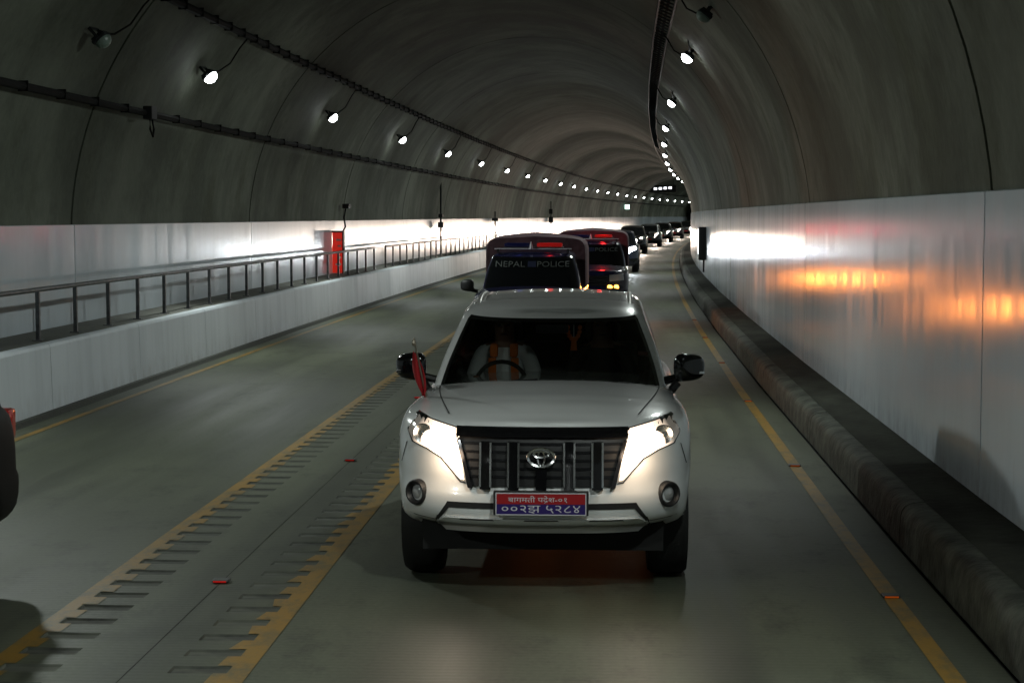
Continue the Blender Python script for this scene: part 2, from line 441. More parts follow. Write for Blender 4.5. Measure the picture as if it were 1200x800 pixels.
def groove_mesh(w):
    d = .010; h = w / 2; g = GW / 2
    V = [(-h, -g, 0), (h, -g, 0), (h, g, 0), (-h, g, 0), (-h + .01, -g + .02, -d), (h - .01, -g + .02, -d), (h - .01, g - .02, -d), (-h + .01, g - .02, -d)]
    F = [(4, 5, 6, 7), (0, 1, 5, 4), (1, 2, 6, 5), (2, 3, 7, 6), (3, 0, 4, 7)]
    me = bpy.data.meshes.new('rumble_groove'); me.from_pydata(V, [], F); me.materials.append(MATS['groove_worn']); return me
gm = groove_mesh(BL[1] - BL[0])
for q in range(NG):
    s = GS + q * GP + GW / 2
    for b in (BL, BR):
        o = bpy.data.objects.new('rumble_groove', gm); COL.objects.link(o); o.parent = road
        o.location = P(s, (b[0] + b[1]) / 2, 0); o.rotation_euler = (0, 0, -H(s))
# painted lines, 4 mm above
def line(x0, x1, a=S0, b=SEND):
    return sheet('yellow_line', stops(a, b), [(x0, 0), (x1, 0)], .004, 'yellow_paint', road)
line(1.74, 1.85); line(-6.28, -6.19)
line(-3.25, -3.155); line(-1.935, -1.82)
V = []; F = []
for q in range(NG):
    for x0, x1 in ((-3.155, -3.07), (-2.01, -1.935)):
        a, b = GS + q * GP + GW + .004, GS + (q + 1) * GP - .004
        i = len(V); e = random.uniform(-.03, .02)
        if x0 < -3: c = [(a, x0), (a, x1 + e), (b, x1 + e * .6), (b, x0)]
        else: c = [(a, x0 + e), (a, x1), (b, x1), (b, x0 - e * .5)]
        V += [P(s, x, .004) for s, x in c]; F.append((i, i + 1, i + 2, i + 3))
tag(mesh('line_teeth', V, F, 'yellow_paint', road), kind='stuff')

# ------------------------------------------------------------------ tunnel fittings
def oriented(name, s, x, z, par=None):
    return empty(name, P(s, x, z), -H(s))
def lamp_proto(lit=True):
    root = empty('floodlight')
    h = bmo('housing', box(bmesh.new(), -.11, .11, -.11, .11, .004, .06, .02), 'housing_grey', root)
    lens = bmesh.new(); bmesh.ops.create_uvsphere(lens, u_segments=20, v_segments=10, radius=1)
    for v in lens.verts: v.co = Vector((v.co.x * .115, v.co.y * .115, v.co.z * .10 if v.co.z < 0 else v.co.z * .002))
    bmo('lens', lens, 'lamp_lens' if lit else 'lamp_lens_off', root)
    br = bmesh.new(); box(br, -.130, -.120, -.02, .02, .03, .20); box(br, .120, .130, -.02, .02, .03, .20); box(br, -.130, .130, -.02, .02, .196, .208)
    bmo('bracket', br, 'housing_grey', root)
    fins = bmesh.new()
    for i in range(5): box(fins, -.09 + i * .042, -.08 + i * .042, -.09, .09, .062, .09)
    bmo('fins', fins, 'housing_grey', root)
    return root
LP_L = (-6.58, 4.64); LP_R = (1.38, 5.32)
protoL = lamp_proto(True); used = [0]
def lamp(s, side, idx, power, lit=True, src=None):
    x, z = LP_L if side < 0 else LP_R
    if src is not None: o = src
    elif lit:
        o = protoL if used[0] == 0 else copy_tree(protoL); used[0] = 1
    else: o = lamp_proto(False)
    p = P(s, x, z); tgt = P(s - .6, -2.6, 0.0)
    d = (tgt - p).normalized()
    o.location = p; o.rotation_mode = 'QUATERNION'; o.rotation_quaternion = (-d).to_track_quat('Z', 'Y')
    w = 'left' if side < 0 else 'right'
    if not lit: tag(o, f'unlit floodlight on the {w} vault nearer than the lit row', 'floodlight')
    elif idx < 0: tag(o, f'lit floodlight on the {w} vault behind the viewer, {ORD[-idx - 1]} back', 'floodlight', 'floodlights behind the viewer')
    else: tag(o, f'lit white floodlight on the {w} vault, {ORD[idx]} in its row', 'floodlight', f'lit floodlights on the {w} vault')
    if lit:
        L = bpy.data.lights.new('lamp_light', 'SPOT'); L.energy = power; L.color = (.91, 1.0, .94)
        L.spot_size = rad(134); L.spot_blend = .65; L.shadow_soft_size = .12
        lo = bpy.data.objects.new('lamp_light', L); COL.objects.link(lo); lo.parent = o
        lo.location = (0, 0, -.20)
    # flexible cable to the tray
    cx_, cz_ = (-6.20, 5.42) if side < 0 else (.92, 5.93)
    q = P(s + 1.3, cx_, cz_); m = (p + q) / 2; m.z -= .12
    inv = (Matrix.Translation(p) @ o.rotation_quaternion.to_matrix().to_4x4()).inverted()
    up = p - d * .1
    tubeo('flex_cable', [inv @ v for v in (up, up.lerp(m, .5) + Vector((0, 0, -.06)), m, m.lerp(q, .5) + Vector((0, 0, .03)), q)], .014, 'cable_black', o, 6)
    return o
i = 0; s = 29.3 - 12.2 * 4
while s < 300:
    lamp(s, -1, i if (s > 25) else -int((29.3 - s) / 12.2 + .5), LAMP_W); 
    if s > 25: i += 1
    s += 12.2 if i < 6 else 12.2
i = 0; s = 34.0 - 13.6 * 4
while s < 300:
    lamp(s, 1, i if (s > 28) else -int((34.0 - s) / 13.6 + .5), LAMP_W)
    if s > 28: i += 1
    s += 13.6
lamp(23.2, -1, 0, 0, lit=False); lamp(27.0, 1, 0, 0, lit=False)

def long_tube(name, x, z, r, label, cat, clamps=2.0, a=-30, b=300, n=7, m='cable_black'):
    root = tag(empty(name, P(20, x, z)), label, cat)
    off = P(20, x, z)
    pts = [P(q, x, z) - off for q in stops(a, b)]
    tubeo('conduit', pts, r, m, root, n)
    bm = bmesh.new(); box(bm, -r * 1.15, r * 1.15, -.012, .012, -r * 1.12, r * 1.2)
    me = bpy.data.meshes.new('clamp'); bm.to_mesh(me); bm.free(); me.materials.append(MATS['cable_black'])
    q = 8.0
    while q < 100:
        o = bpy.data.objects.new('clamp', me); COL.objects.link(o); o.parent = root; o.location = P(q, x, z) - off; o.rotation_euler = (0, 0, -H(q)); q += clamps
    return root
long_tube('cable_conduit', -7.08, 3.93, .055, 'black conduit running low along the left vault above the white wall', 'conduit', 1.5)
long_tube('cable_conduit', -6.20, 5.42, .06, 'black cable conduit running above the left row of lamps', 'conduit', 1.0)
# hanging loop of cable and a junction box on the low conduit
jb = tag(empty('junction_box', P(27.2, -7.02, 3.93), -H(27)), 'small dark junction box with a cable loop on the low left conduit', 'junction box')
bmo('box', box(bmesh.new(), -.08, .06, -.16, .16, -.10, .10, .015), 'housing_grey', jb)
tubeo('cable_loop', [(0, -.05, -.08), (.02, -.12, -.25), (.03, 0, -.36), (.02, .10, -.24), (0, .06, -.08)], .016, 'cable_black', jb, 6)
# cable ladder on the right
lad = tag(empty('cable_ladder', P(20, .92, 5.95)), 'dark cable ladder with rungs hung along the right of the crown', 'cable ladder'); off = P(20, .92, 5.95)
for dx, dz in ((-.13, .05), (.13, -.07)):
    bm = bmesh.new(); tube(bm, [P(q, .92 + dx, 5.95 + dz) - off for q in stops(-20, 300)], .028, 6); bmo('side_rail', bm, 'housing_grey', lad)
bm = bmesh.new(); tube(bm, [(-.13, 0, .05), (.13, 0, -.07)], .016, 5); me = bpy.data.meshes.new('rung'); bm.to_mesh(me); bm.free(); me.materials.append(MATS['housing_grey'])
q = 24.0
while q < 95:
    o = bpy.data.objects.new('rung', me); COL.objects.link(o); o.parent = lad; o.location = P(q, .92, 5.95) - off; o.rotation_euler = (0, 0, -H(q)); q += .5
for dx in (-.06, .03):
    tubeo('cable', [P(q, .92 + dx, 5.99 - dx * .45 + .012 * math.sin(q)) - off for q in stops(-20, 300, 3.0)], .03, 'cable_black', lad, 6)

# handrail sections on the walkway
XR = -6.93
def handrail(a, b, label, gap=1.55, h=.62):
    r = tag(empty('handrail', P((a + b) / 2, XR, .845)), label, 'handrail', 'handrail sections on the walkway'); off = P((a + b) / 2, XR, .845)
    tubeo('top_rail', [P(q, XR, .845 + h) - off for q in stops(a - .03, b + .03)], .03, 'rail_steel', r, 10)
    bm = bmesh.new(); box(bm, -.024, .024, -.024, .024, 0, h - .01); box(bm, -.06, .06, -.06, .06, 0, .012)
    me = bpy.data.meshes.new('post'); bm.to_mesh(me); bm.free(); me.materials.append(MATS['rail_steel'])
    n = max(1, round((b - a) / gap))
    for i in range(n + 1):
        q = a + (b - a) * i / n
        o = bpy.data.objects.new('post', me); COL.objects.link(o); o.parent = r; o.location = P(q, XR, .845) - off; o.rotation_euler = (0, 0, -H(q))
    return r
handrail(18.4, 50.3, 'nearest steel handrail section with square posts ending by the red cabinet')
handrail(52.5, 98.0, 'steel handrail section beyond the red cabinet')
handrail(100.0, 146.0, 'far steel handrail section behind the police trucks')

# red cabinet, posts, signs
cab = tag(oriented('fire_cabinet', 47.0, -7.33, .845), 'red fire cabinet on the walkway by the left wall', 'cabinet')
bmo('body', box(bmesh.new(), -.20, .06, -.11, .11, .02, 1.08, .01), 'red_paint_glow', cab)
bm = bmesh.new(); box(bm, -.22, .09, -.13, .13, 1.081, 1.13); box(bm, .061, .09, -.13, .13, 0, 1.08)
bmo('black_frame', bm, 'black_plastic', cab)
bm = bmesh.new()
for i, (xa, xb, za) in enumerate(((-.10, .08, .86), (-.06, .10, .70), (-.12, .02, .54), (-.04, .10, .40), (-.12, .08, .22))): box(bm, xa, min(xb, .03), -.116, -.109, za, za + .05)
bmo('marking', bm, 'white_mark', cab)
cc = tag(empty('wall_camera', P(48.3, -7.40, 2.62), -H(48)), 'small black wall camera and drop cable above the red cabinet', 'camera')
bmo('camera_body', box(bmesh.new(), -.06, .12, -.22, .12, -.06, .07, .02), 'black_plastic', cc)
tubeo('drop_cable', [(0, 0, -.05), (-.03, -.1, -.3), (.02, -.2, -.55), (-.02, -.4, -.68)], .022, 'cable_black', cc, 6)
def pole(s, h0, h1, label, boxes):
    r = tag(oriented('signal_post', s, -7.35, .845), label, 'signal post')
    tubeo('pole', [(0, 0, h0 - .845), (0, 0, h1 - .845)], .035, 'housing_grey', r, 8)
    for z, w, hh in boxes: bmo('device', box(bmesh.new(), -w, w, -.12, .10, z - .845, z - .845 + hh, .01), 'black_plastic', r)
pole(70, .85, 4.6, 'tall thin dark post rising up the left wall behind the handrail', [(1.9, .10, .22), (2.3, .08, .14)])
pole(92, .85, 2.6, 'thin post with a small flat box on the bright left wall', [(2.1, .16, .16)])
pole(128, .85, 3.4, 'thin dark post on the far bright left wall', [(1.9, .16, .4), (2.5, .13, .35)])
wc = tag(oriented('wall_cabinet', 60.0, 2.60, .85), 'narrow upright black box with a lit white face on the right wall', 'wall box')
bmo('body', box(bmesh.new(), -.13, .12, -.20, .20, .05, 1.15, .02), 'black_plastic', wc)
bmo('lit_face', box(bmesh.new(), -.142, -.131, -.17, .17, .25, 1.08, .004), 'sign_white', wc)
tubeo('conduit', [(.05, 0, .05), (.05, 0, -.35)], .03, 'cable_black', wc, 6)
es = tag(oriented('exit_sign', 206, -7.0, 3.15), 'small lit green white sign high on the far left wall', 'sign')
bmo('lit_face', box(bmesh.new(), -.25, .25, -.06, .02, 0, .5, .02), 'sign_green', es)
bmo('case', box(bmesh.new(), -.30, .30, .021, .16, -.05, .55, .02), 'black_plastic', es)
ms = tag(oriented('message_sign', 228, -4.4, 5.35), 'dark overhead sign with a row of lit white characters in the far bend', 'sign')
bmo('case', box(bmesh.new(), -1.6, 1.6, 0, .3, 0, .9, .03), 'black_plastic', ms)
for i in range(4): bmo('lit_character', box(bmesh.new(), -1.2 + i * .62, -.82 + i * .62, -.02, -.002, .30 + .04 * i, .58 + .04 * i, .004), 'sign_white', ms)
bm = bmesh.new(); box(bm, -1.3, -1.25, .1, .15, .9, 1.6); box(bm, 1.2, 1.25, .1, .15, .9, 1.6); bmo('hanger', bm, 'housing_grey', ms)

def stud(s, x, m, label, group):
    r = tag(oriented('road_stud', s, x, .004), label, 'road stud', group)
    bm = bmesh.new(); box(bm, -.055, .055, -.05, .05, 0, .018, .012, 2); bmo('body', bm, 'stud_body', r)
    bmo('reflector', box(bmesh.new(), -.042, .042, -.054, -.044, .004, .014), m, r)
for i, s in enumerate((11.34, 17.1, 23.1, 29.1)):
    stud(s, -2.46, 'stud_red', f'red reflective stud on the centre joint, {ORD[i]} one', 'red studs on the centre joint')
for i, s in enumerate((11.1, 16.95, 22.9, 28.9, 34.9, 40.9)):
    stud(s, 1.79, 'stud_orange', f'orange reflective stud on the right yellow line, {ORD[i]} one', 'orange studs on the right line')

# ------------------------------------------------------------------ vehicles
def lerp_tab(tab, v):
    if v <= tab[0][0]: return tab[0][1]
    for (a, b), (c, d) in zip(tab, tab[1:]):
        if v <= c: return b + (d - b) * (v - a) / (c - a)
    return tab[-1][1]
def smooth_tab(tab, v):
    if v <= tab[0][0]: return tab[0][1]
    for (a, b), (c, d) in zip(tab, tab[1:]):
        if v <= c:
            t = (v - a) / (c - a); t = t * t * (3 - 2 * t); return b + (d - b) * t
    return tab[-1][1]
def islands(fs):
    par = {}
    def find(a):
        while par.setdefault(a, a) != a: a = par[a]
        return a
    for f in fs:
        for q in f[1:]: par[find(q)] = find(f[0])
    g = {}
    for f in fs: g.setdefault(find(f[0]), []).append(f)
    return list(g.values())
class Shell:
    """body surface stacked from plan outlines; front faces -y, front at y = 0"""
    def __init__(s, p):
        s.p = p
    def zt(s, y): return lerp_tab(s.p['ztop'], y)
    def zb(s, y):
        z = s.p['zb'] + (0.0 if y > .35 else .02)
        for ya in s.p['axles']:
            d = abs(y - ya); ra = s.p['ra']
            if d < ra: z = max(z, s.p['rw'] + math.sqrt(ra * ra - d * d) - .02)
        return z
    def outline(s, v):
        p = s.p; w = p['w'] - lerp_tab(p['win'], v); yf = lerp_tab(p['fin'], v); yr = p['L'] - lerp_tab(p['rin'], v)
        n = p['nf']; Lf = p['Lf']; pts = []
        NF = 26
        for i in range(NF + 1):
            f = (i / NF)
            ph = math.pi / 2 * f
            pts.append((w * math.sin(ph) ** (2 / n) if i else 0, yf + Lf * (1 - max(0, math.cos(ph)) ** (2 / n)) + p['bow'] * (math.sin(ph) ** (2 / n)) ** 2 * 0))
        y0 = yf + Lf; y1 = yr - p['Lr']; NS = 64
        for i in range(1, NS): pts.append((w, y0 + (y1 - y0) * i / NS))
        m = p['nr']; NR = 14
        for i in range(NR + 1):
            ph = math.pi / 2 * (1 - i / NR)
            pts.append((w * math.sin(ph) ** (2 / m) if i < NR else 0, yr - p['Lr'] * (1 - max(0, math.cos(ph)) ** (2 / m))))
        return pts
    def front(s, x, z):
        p = s.p; y = .1
        for _ in range(6):
            v = min(1, max(0, (z - s.zb(min(y, .3))) / (s.zt(y) - s.zb(min(y, .3)))))
            w = p['w'] - lerp_tab(p['win'], v); yf = lerp_tab(p['fin'], v); n = p['nf']
            q = min(.9999, abs(x) / w)
            y = yf + p['Lf'] * (1 - (1 - q ** n) ** (1 / n))
        return y
    def cap_z(s, x, y, xe):
        p = s.p; c = smooth_tab(p['crown'], y)
        q = min(1, abs(x) / max(.01, xe)); return s.zt(y) + c * (1 - q ** 2.6)
    def build(s, par, m, name='body'):
        p = s.p; Vl = [0, .03, .07, .12, .2, .3, .36, .42, .5, .6, .7, .78, .85, .9, .94, .97, .99, 1.0]
        V = []; F = []; loops = []
        for v in Vl:
            half = s.outline(v); ring = [(x, y) for x, y in half] + [(-x, y) for x, y in reversed(half[1:-1])]
            ids = []
            for x, y in ring:
                zb, zt = s.zb(y), s.zt(y)
                ids.append(len(V)); V.append((x, y, zb + (zt - zb) * v))
            loops.append(ids)
        n = len(loops[0])
        for a, b in zip(loops, loops[1:]):
            for k in range(n): F.append((a[k], a[(k + 1) % n], b[(k + 1) % n], b[k]))
        top = loops[-1]; nh = n // 2; NX = 17; prev = None
        for k in range(0, nh + 1):
            r = top[k]; x, y, z = V[r]
            if k in (0, nh): row = [r] * NX
            else:
                lft = top[n - k]; row = []
                for j in range(NX):
                    u = -1 + 2 * j / (NX - 1)
                    if j == 0: row.append(lft)
                    elif j == NX - 1: row.append(r)
                    else: row.append(len(V)); V.append((x * u, y, s.cap_z(x * u, y, x)))
            if k in (0, nh) :
                pass
            if prev is not None:
                for j in range(NX - 1):
                    f = [prev[j], prev[j + 1], row[j + 1], row[j]]; g = []
                    for q in f:
                        if q not in g: g.append(q)
                    if len(g) > 2: F.append(tuple(g))
            prev = row
        me = bpy.data.meshes.new(name); me.from_pydata(V, [], F); me.update()
        bm = bmesh.new(); bm.from_mesh(me); bmesh.ops.remove_doubles(bm, verts=bm.verts, dist=1e-5); bmesh.ops.recalc_face_normals(bm, faces=bm.faces); bm.to_mesh(me); bm.free()
        o = link(name, me, m, par); return smooth_angle(o, 38)
    def patch(s, name, poly, off, m, par, depth=.03, cuts=3, fn=None):
        """a solid trim piece: polygon in front view wrapped on the body front, standing off proud"""
        bm = bmesh.new(); vs = [bm.verts.new((x, 0, z)) for x, z in poly]; f = bm.faces.new(vs)
        bmesh.ops.triangulate(bm, faces=[f])
        for _ in range(cuts):
            es = [e for e in bm.edges if e.calc_length() > .05]
            if es: bmesh.ops.subdivide_edges(bm, edges=es, cuts=1, use_grid_fill=True)
            bmesh.ops.triangulate(bm, faces=bm.faces[:])
        for v in bm.verts: v.co.y = (fn or s.front)(v.co.x, v.co.z) - off
        r = bmesh.ops.extrude_face_region(bm, geom=bm.faces[:])
        for v in [g for g in r['geom'] if isinstance(g, bmesh.types.BMVert)]: v.co.y += depth
        return smooth_angle(bmo(name, bm, m, par), 35)
    def cabin(s, par, c, glass_front, glass_side, m_roof, inner=True):
        """greenhouse: outlines blended from belt line to roof edge, split into roof and pillars, windscreen, side and rear glass"""
        NF, NS, NR = 18, 44, 10
        VV = [0, .02, .05, .1, .2, .35, .5, .65, .78, .86, .90, .94, .97, 1.0]
        def ring(v):
            w = c['w0'] + (c['w1'] - c['w0']) * v + .025 * math.sin(math.pi * v) - (0 if v < .9 else c['rnd'] * ((v - .9) / .1) ** 2)
            yf = c['f0'] + (c['f1'] - c['f0']) * v + (0 if v < .9 else c['rnd'] * ((v - .9) / .1) ** 2)
            yr = c['r0'] + (c['r1'] - c['r0']) * v - (0 if v < .9 else c['rnd'] * ((v - .9) / .1) ** 2)
            n, Lf, Lr = c['n'], c['Lf'], c['Lr']; pts = []
            for i in range(NF + 1):
                ph = math.pi / 2 * i / NF; pts.append((w * math.sin(ph) ** (2 / n) if i else 0, yf + Lf * (1 - max(0, math.cos(ph)) ** (2 / n))))
            y0, y1 = yf + Lf, yr - Lr
            for i in range(1, NS): pts.append((w, y0 + (y1 - y0) * i / NS))
            for i in range(NR + 1):
                ph = math.pi / 2 * (1 - i / NR); pts.append((w * math.sin(ph) ** (2 / 4) if i < NR else 0, yr - Lr * (1 - max(0, math.cos(ph)) ** (2 / 4))))
            return [(x, y) for x, y in pts] + [(-x, y) for x, y in reversed(pts[1:-1])]
        V = []; loops = []
        zr = lambda y: lerp_tab(c['zroof'], y)
        for v in VV:
            ids = []
            for x, y in ring(v):
                z0 = s.zt(y) - .03 + c.get('front_lift', 0) * max(0, 1 - abs(x) / .8) ** .6 * (1 if y < c['f0'] + .6 else 0)
                z1 = zr(y + (0 if v < 1 else 0)); ids.append(len(V)); V.append((x, y, z0 + (z1 - z0) * v))
            loops.append(ids)
        n = len(loops[0]); nh = n // 2
        cls = {'shell': [], 'ws': [], 'frit': [], 'side': [], 'rear': []}
        for i, (a, b) in enumerate(zip(loops, loops[1:])):
            vm = (VV[i] + VV[i + 1]) / 2
            for k in range(n):
                kk = k if k < nh else n - 1 - k        # mirrored index
                f = (a[k], a[(k + 1) % n], b[(k + 1) % n], b[k])
                ym = sum(V[q][1] for q in f) / 4
                if kk < c['wsn']:
                    cl = 'ws' if .04 < vm < .90 else 'frit' if vm < .93 else 'shell'
                    if kk == c['wsn'] - 1 and cl == 'ws': cl = 'frit'
                elif kk >= NF + NS:
                    cl = 'rear' if .15 < vm < .8 and kk > NF + NS + 2 else 'shell'
                else:
                    cl = 'side' if .06 < vm < .84 and kk > c['wsn'] + 3 and not any(abs(ym - q) < .05 for q in c['pillars']) and ym < c['r0'] - .25 else 'shell'
                    if cl == 'shell' and .06 < vm < .84 and kk > c['wsn'] + 3: cl = 'frit'
                cls[cl].append(f)
        # roof cap
        top = loops[-1]; NX = 13; prev = None
        for k in range(nh + 1):
            r = top[k]; x, y, z = V[r]
            if k in (0, nh): row = [r] * NX
            else:
                row = []
                for j in range(NX):
                    u = -1 + 2 * j / (NX - 1)
                    if j == 0: row.append(top[n - k])
                    elif j == NX - 1: row.append(r)
                    else: row.append(len(V)); V.append((x * u, y, z + c['rcrown'] * (1 - abs(u) ** 2.4) * min(1, x / .4)))
            if prev is not None:
                for j in range(NX - 1):
                    g = []
                    for q in (prev[j], prev[j + 1], row[j + 1], row[j]):
                        if q not in g: g.append(q)
                    if len(g) > 2: cls['shell'].append(tuple(g))
            prev = row
        out = {}
        for cl, nm, m in (('shell', 'roof_and_pillars', m_roof), ('ws', 'windscreen', glass_front), ('frit', 'window_surround', 'black_gloss'), ('side', 'side_window', glass_side), ('rear', 'rear_window', glass_side)):
            fs = cls[cl]
            if not fs: continue
            groups = [fs]
            if cl == 'side': groups = [[f for f in fs if V[f[0]][0] > 0], [f for f in fs if V[f[0]][0] <= 0]]
            if cl == 'frit': groups = islands(fs)
            for gfs in groups:
                mp = {}; vv = []; ff = []
                for f in gfs:
                    t = []
                    for q in f:
                        if q not in mp: mp[q] = len(vv); vv.append(V[q])
                        t.append(mp[q])
                    ff.append(tuple(t))
                bm = bmesh.new(); me = bpy.data.meshes.new(nm); me.from_pydata(vv, [], ff); bm.from_mesh(me); bmesh.ops.remove_doubles(bm, verts=bm.verts, dist=1e-5)
                bmesh.ops.recalc_face_normals(bm, faces=bm.faces); bm.to_mesh(me); bm.free()
                out[cl] = smooth_angle(link(nm, me, m, par), 40)
        return out

def wheel(par, x, y, r, w, side):
    a = empty_part('wheel', par)
    return a
def add_wheel(par, x, y, r, w):
    sg = 1 if x > 0 else -1
    bm = bmesh.new(); h = w / 2
    lathe(bm, [(r * .62, -h * .8), (r * .80, -h), (r * .93, -h * .96), (r * .985, -h * .75), (r, -h * .4), (r, h * .4), (r * .985, h * .75), (r * .93, h * .96), (r * .80, h), (r * .62, h * .8)], 36, (x, y, r))
    t = smooth_angle(bmo('wheel', bm, 'rubber', par), 40)
    bm = bmesh.new(); xo = x + sg * h * .55
    lathe(bm, [(r * .64, xo + sg * .03), (r * .60, xo + sg * .03), (r * .57, xo - sg * .05), (r * .2, xo - sg * .02), (.001, xo)], 30, (0, y, r))
    for k in range(6):
        t6 = 2 * math.pi * k / 6; c, s_ = math.cos(t6), math.sin(t6)
        vs = []
        for rr, ww in ((r * .12, .05), (r * .60, .035)):
            for q in (-ww, ww):
                vs.append((rr * c - q * s_, rr * s_ + q * c))
        f = [bm.verts.new((xo + sg * .02, y + u, r + v)) for u, v in (vs[0], vs[2], vs[3], vs[1])]; bm.faces.new(f)
    smooth_angle(bmo('rim', bm, 'alloy', t), 40)
    return t

def mirror(par, sx, x, y, z, m='black_gloss', sc=1.0, strip=True):
    bm = bmesh.new(); bmesh.ops.create_uvsphere(bm, u_segments=20, v_segments=12, radius=1)
    for v in bm.verts:
        c = v.co; q = [math.copysign(abs(t) ** .62, t) for t in c]
        v.co = Vector((x + sx * .11 * sc + q[0] * .112 * sc, y + q[1] * .07 - (.02 if q[1] < 0 else 0) * (1 - abs(q[0])) + sx * q[0] * .035, z + q[2] * .095 * sc * (1 - .12 * q[0] * sx)))
    o = smooth_angle(bmo('side_mirror', bm, m, par), 60)
    bm = bmesh.new(); tube(bm, [(x - sx * .06, y + .03, z - .10 * sc), (x + sx * .06, y + .01, z - .07 * sc)], .03, 8); bmo('mirror_arm', bm, m, o)
    if strip:
        bm = bmesh.new(); box(bm, -.05, .05, -.01, .01, -.011, .011, .004)
        for v in bm.verts:
            xx = v.co.x; v.co = Vector((x + sx * (.165 * sc + xx), y - .058 + sx * sx * (.9 * (xx + .05) ** 1) * .35 + v.co.y, z - .035 * sc + v.co.z))
        bmo('indicator_strip', bm, 'chrome', o)
    return o
def place(root, s, x, L, face=1):
    """front at path position s; origin of the vehicle is its front centre on the ground"""
    root.location = P(s, x, 0); root.rotation_euler = (0, 0, -H(s + 2)); return root
def spot(par, loc, aim, power, col, size, blend=.6, r=.06, name='lamp_light'):
    L = bpy.data.lights.new(name, 'SPOT'); L.energy = power; L.color = col; L.spot_size = rad(size); L.spot_blend = blend; L.shadow_soft_size = r
    o = bpy.data.objects.new(name, L); COL.objects.link(o); o.parent = par; o.location = loc
    o.rotation_mode = 'QUATERNION'; o.rotation_quaternion = Vector(aim).to_track_quat('-Z', 'Y'); return o
def point(par, loc, power, col, r=.05, name='lamp_light'):
    L = bpy.data.lights.new(name, 'POINT'); L.energy = power; L.color = col; L.shadow_soft_size = r
    o = bpy.data.objects.new(name, L); COL.objects.link(o); o.parent = par; o.location = loc; return o

SUV = dict(w=.945, L=4.78, zb=.42, axles=(.92, 3.71), ra=.47, rw=.385, Lf=.72, nf=2.75, bow=0, Lr=.45, nr=4.5,
           ztop=[(0, 1.035), (.10, 1.05), (.4, 1.085), (.9, 1.125), (1.6, 1.15), (4.78, 1.17)],
           win=[(0, .075), (.03, .045), (.08, .018), (.15, .006), (.3, 0), (.6, 0), (.75, .008), (.88, .03), (.95, .055), (1, .095)],
           fin=[(0, .10), (.03, .055), (.07, .03), (.14, .0), (.3, 0), (.36, .012), (.42, .03), (.5, .035), (.8, .06), (.9, .08), (.95, .105), (.98, .135), (1, .18)],
           rin=[(0, .12), (.1, .03), (.2, 0), (.35, .0), (.42, .05), (.9, .07), (1, .14)],
           crown=[(0, .0), (.25, .02), (.7, .05), (1.4, .068), (2.5, .04), (4.78, .02)])
SUVC = dict(w0=.845, w1=.655, f0=1.50, f1=2.36, r0=4.66, r1=4.50, n=2.7, Lf=.40, Lr=.22, rnd=.07, wsn=13, rcrown=.03, front_lift=.055,
            zroof=[(1.5, 1.56), (2.4, 1.645), (2.9, 1.70), (3.5, 1.725), (4.2, 1.72), (4.7, 1.69)], pillars=(2.98, 3.95))

def underbody(par, L, w=.76, z=.26):
    bm = bmesh.new(); box(bm, -w, w, .30, L - .25, z, .72); bmo('underbody', bm, 'underbody', par)
def mir(poly): return [(-x, z) for x, z in reversed(poly)]
def ellipse_ring(bm, cx, cz, rx, rz, t, fn, off, n=40):
    V = []
    for k in range(n):
        a = 2 * math.pi * k / n; ring = []
        for q, dz in ((1 + t / rx, 0), (1 + t * .5 / rx, -.006), (1 - t / rx, 0)):
            x = cx + rx * q * math.cos(a); z = cz + (rz + (q - 1) * rx) * math.sin(a)
            ring.append(bm.verts.new((x, fn(x, z) - off + dz, z)))
        V.append(ring)
    for k in range(n):
        for j in range(2): bm.faces.new((V[k][j], V[k][j + 1], V[(k + 1) % n][j + 1], V[(k + 1) % n][j]))

HL = [(-.845, 1.075), (-.80, 1.10), (-.70, 1.075), (-.52, 1.04), (-.465, .72), (-.50, .725), (-.555, .79), (-.625, .865), (-.72, .915), (-.82, .945), (-.862, 1.0)]
HG = [(-.70, 1.035), (-.555, 1.02), (-.478, .735), (-.50, .738), (-.565, .81), (-.64, .89), (-.715, .935)]

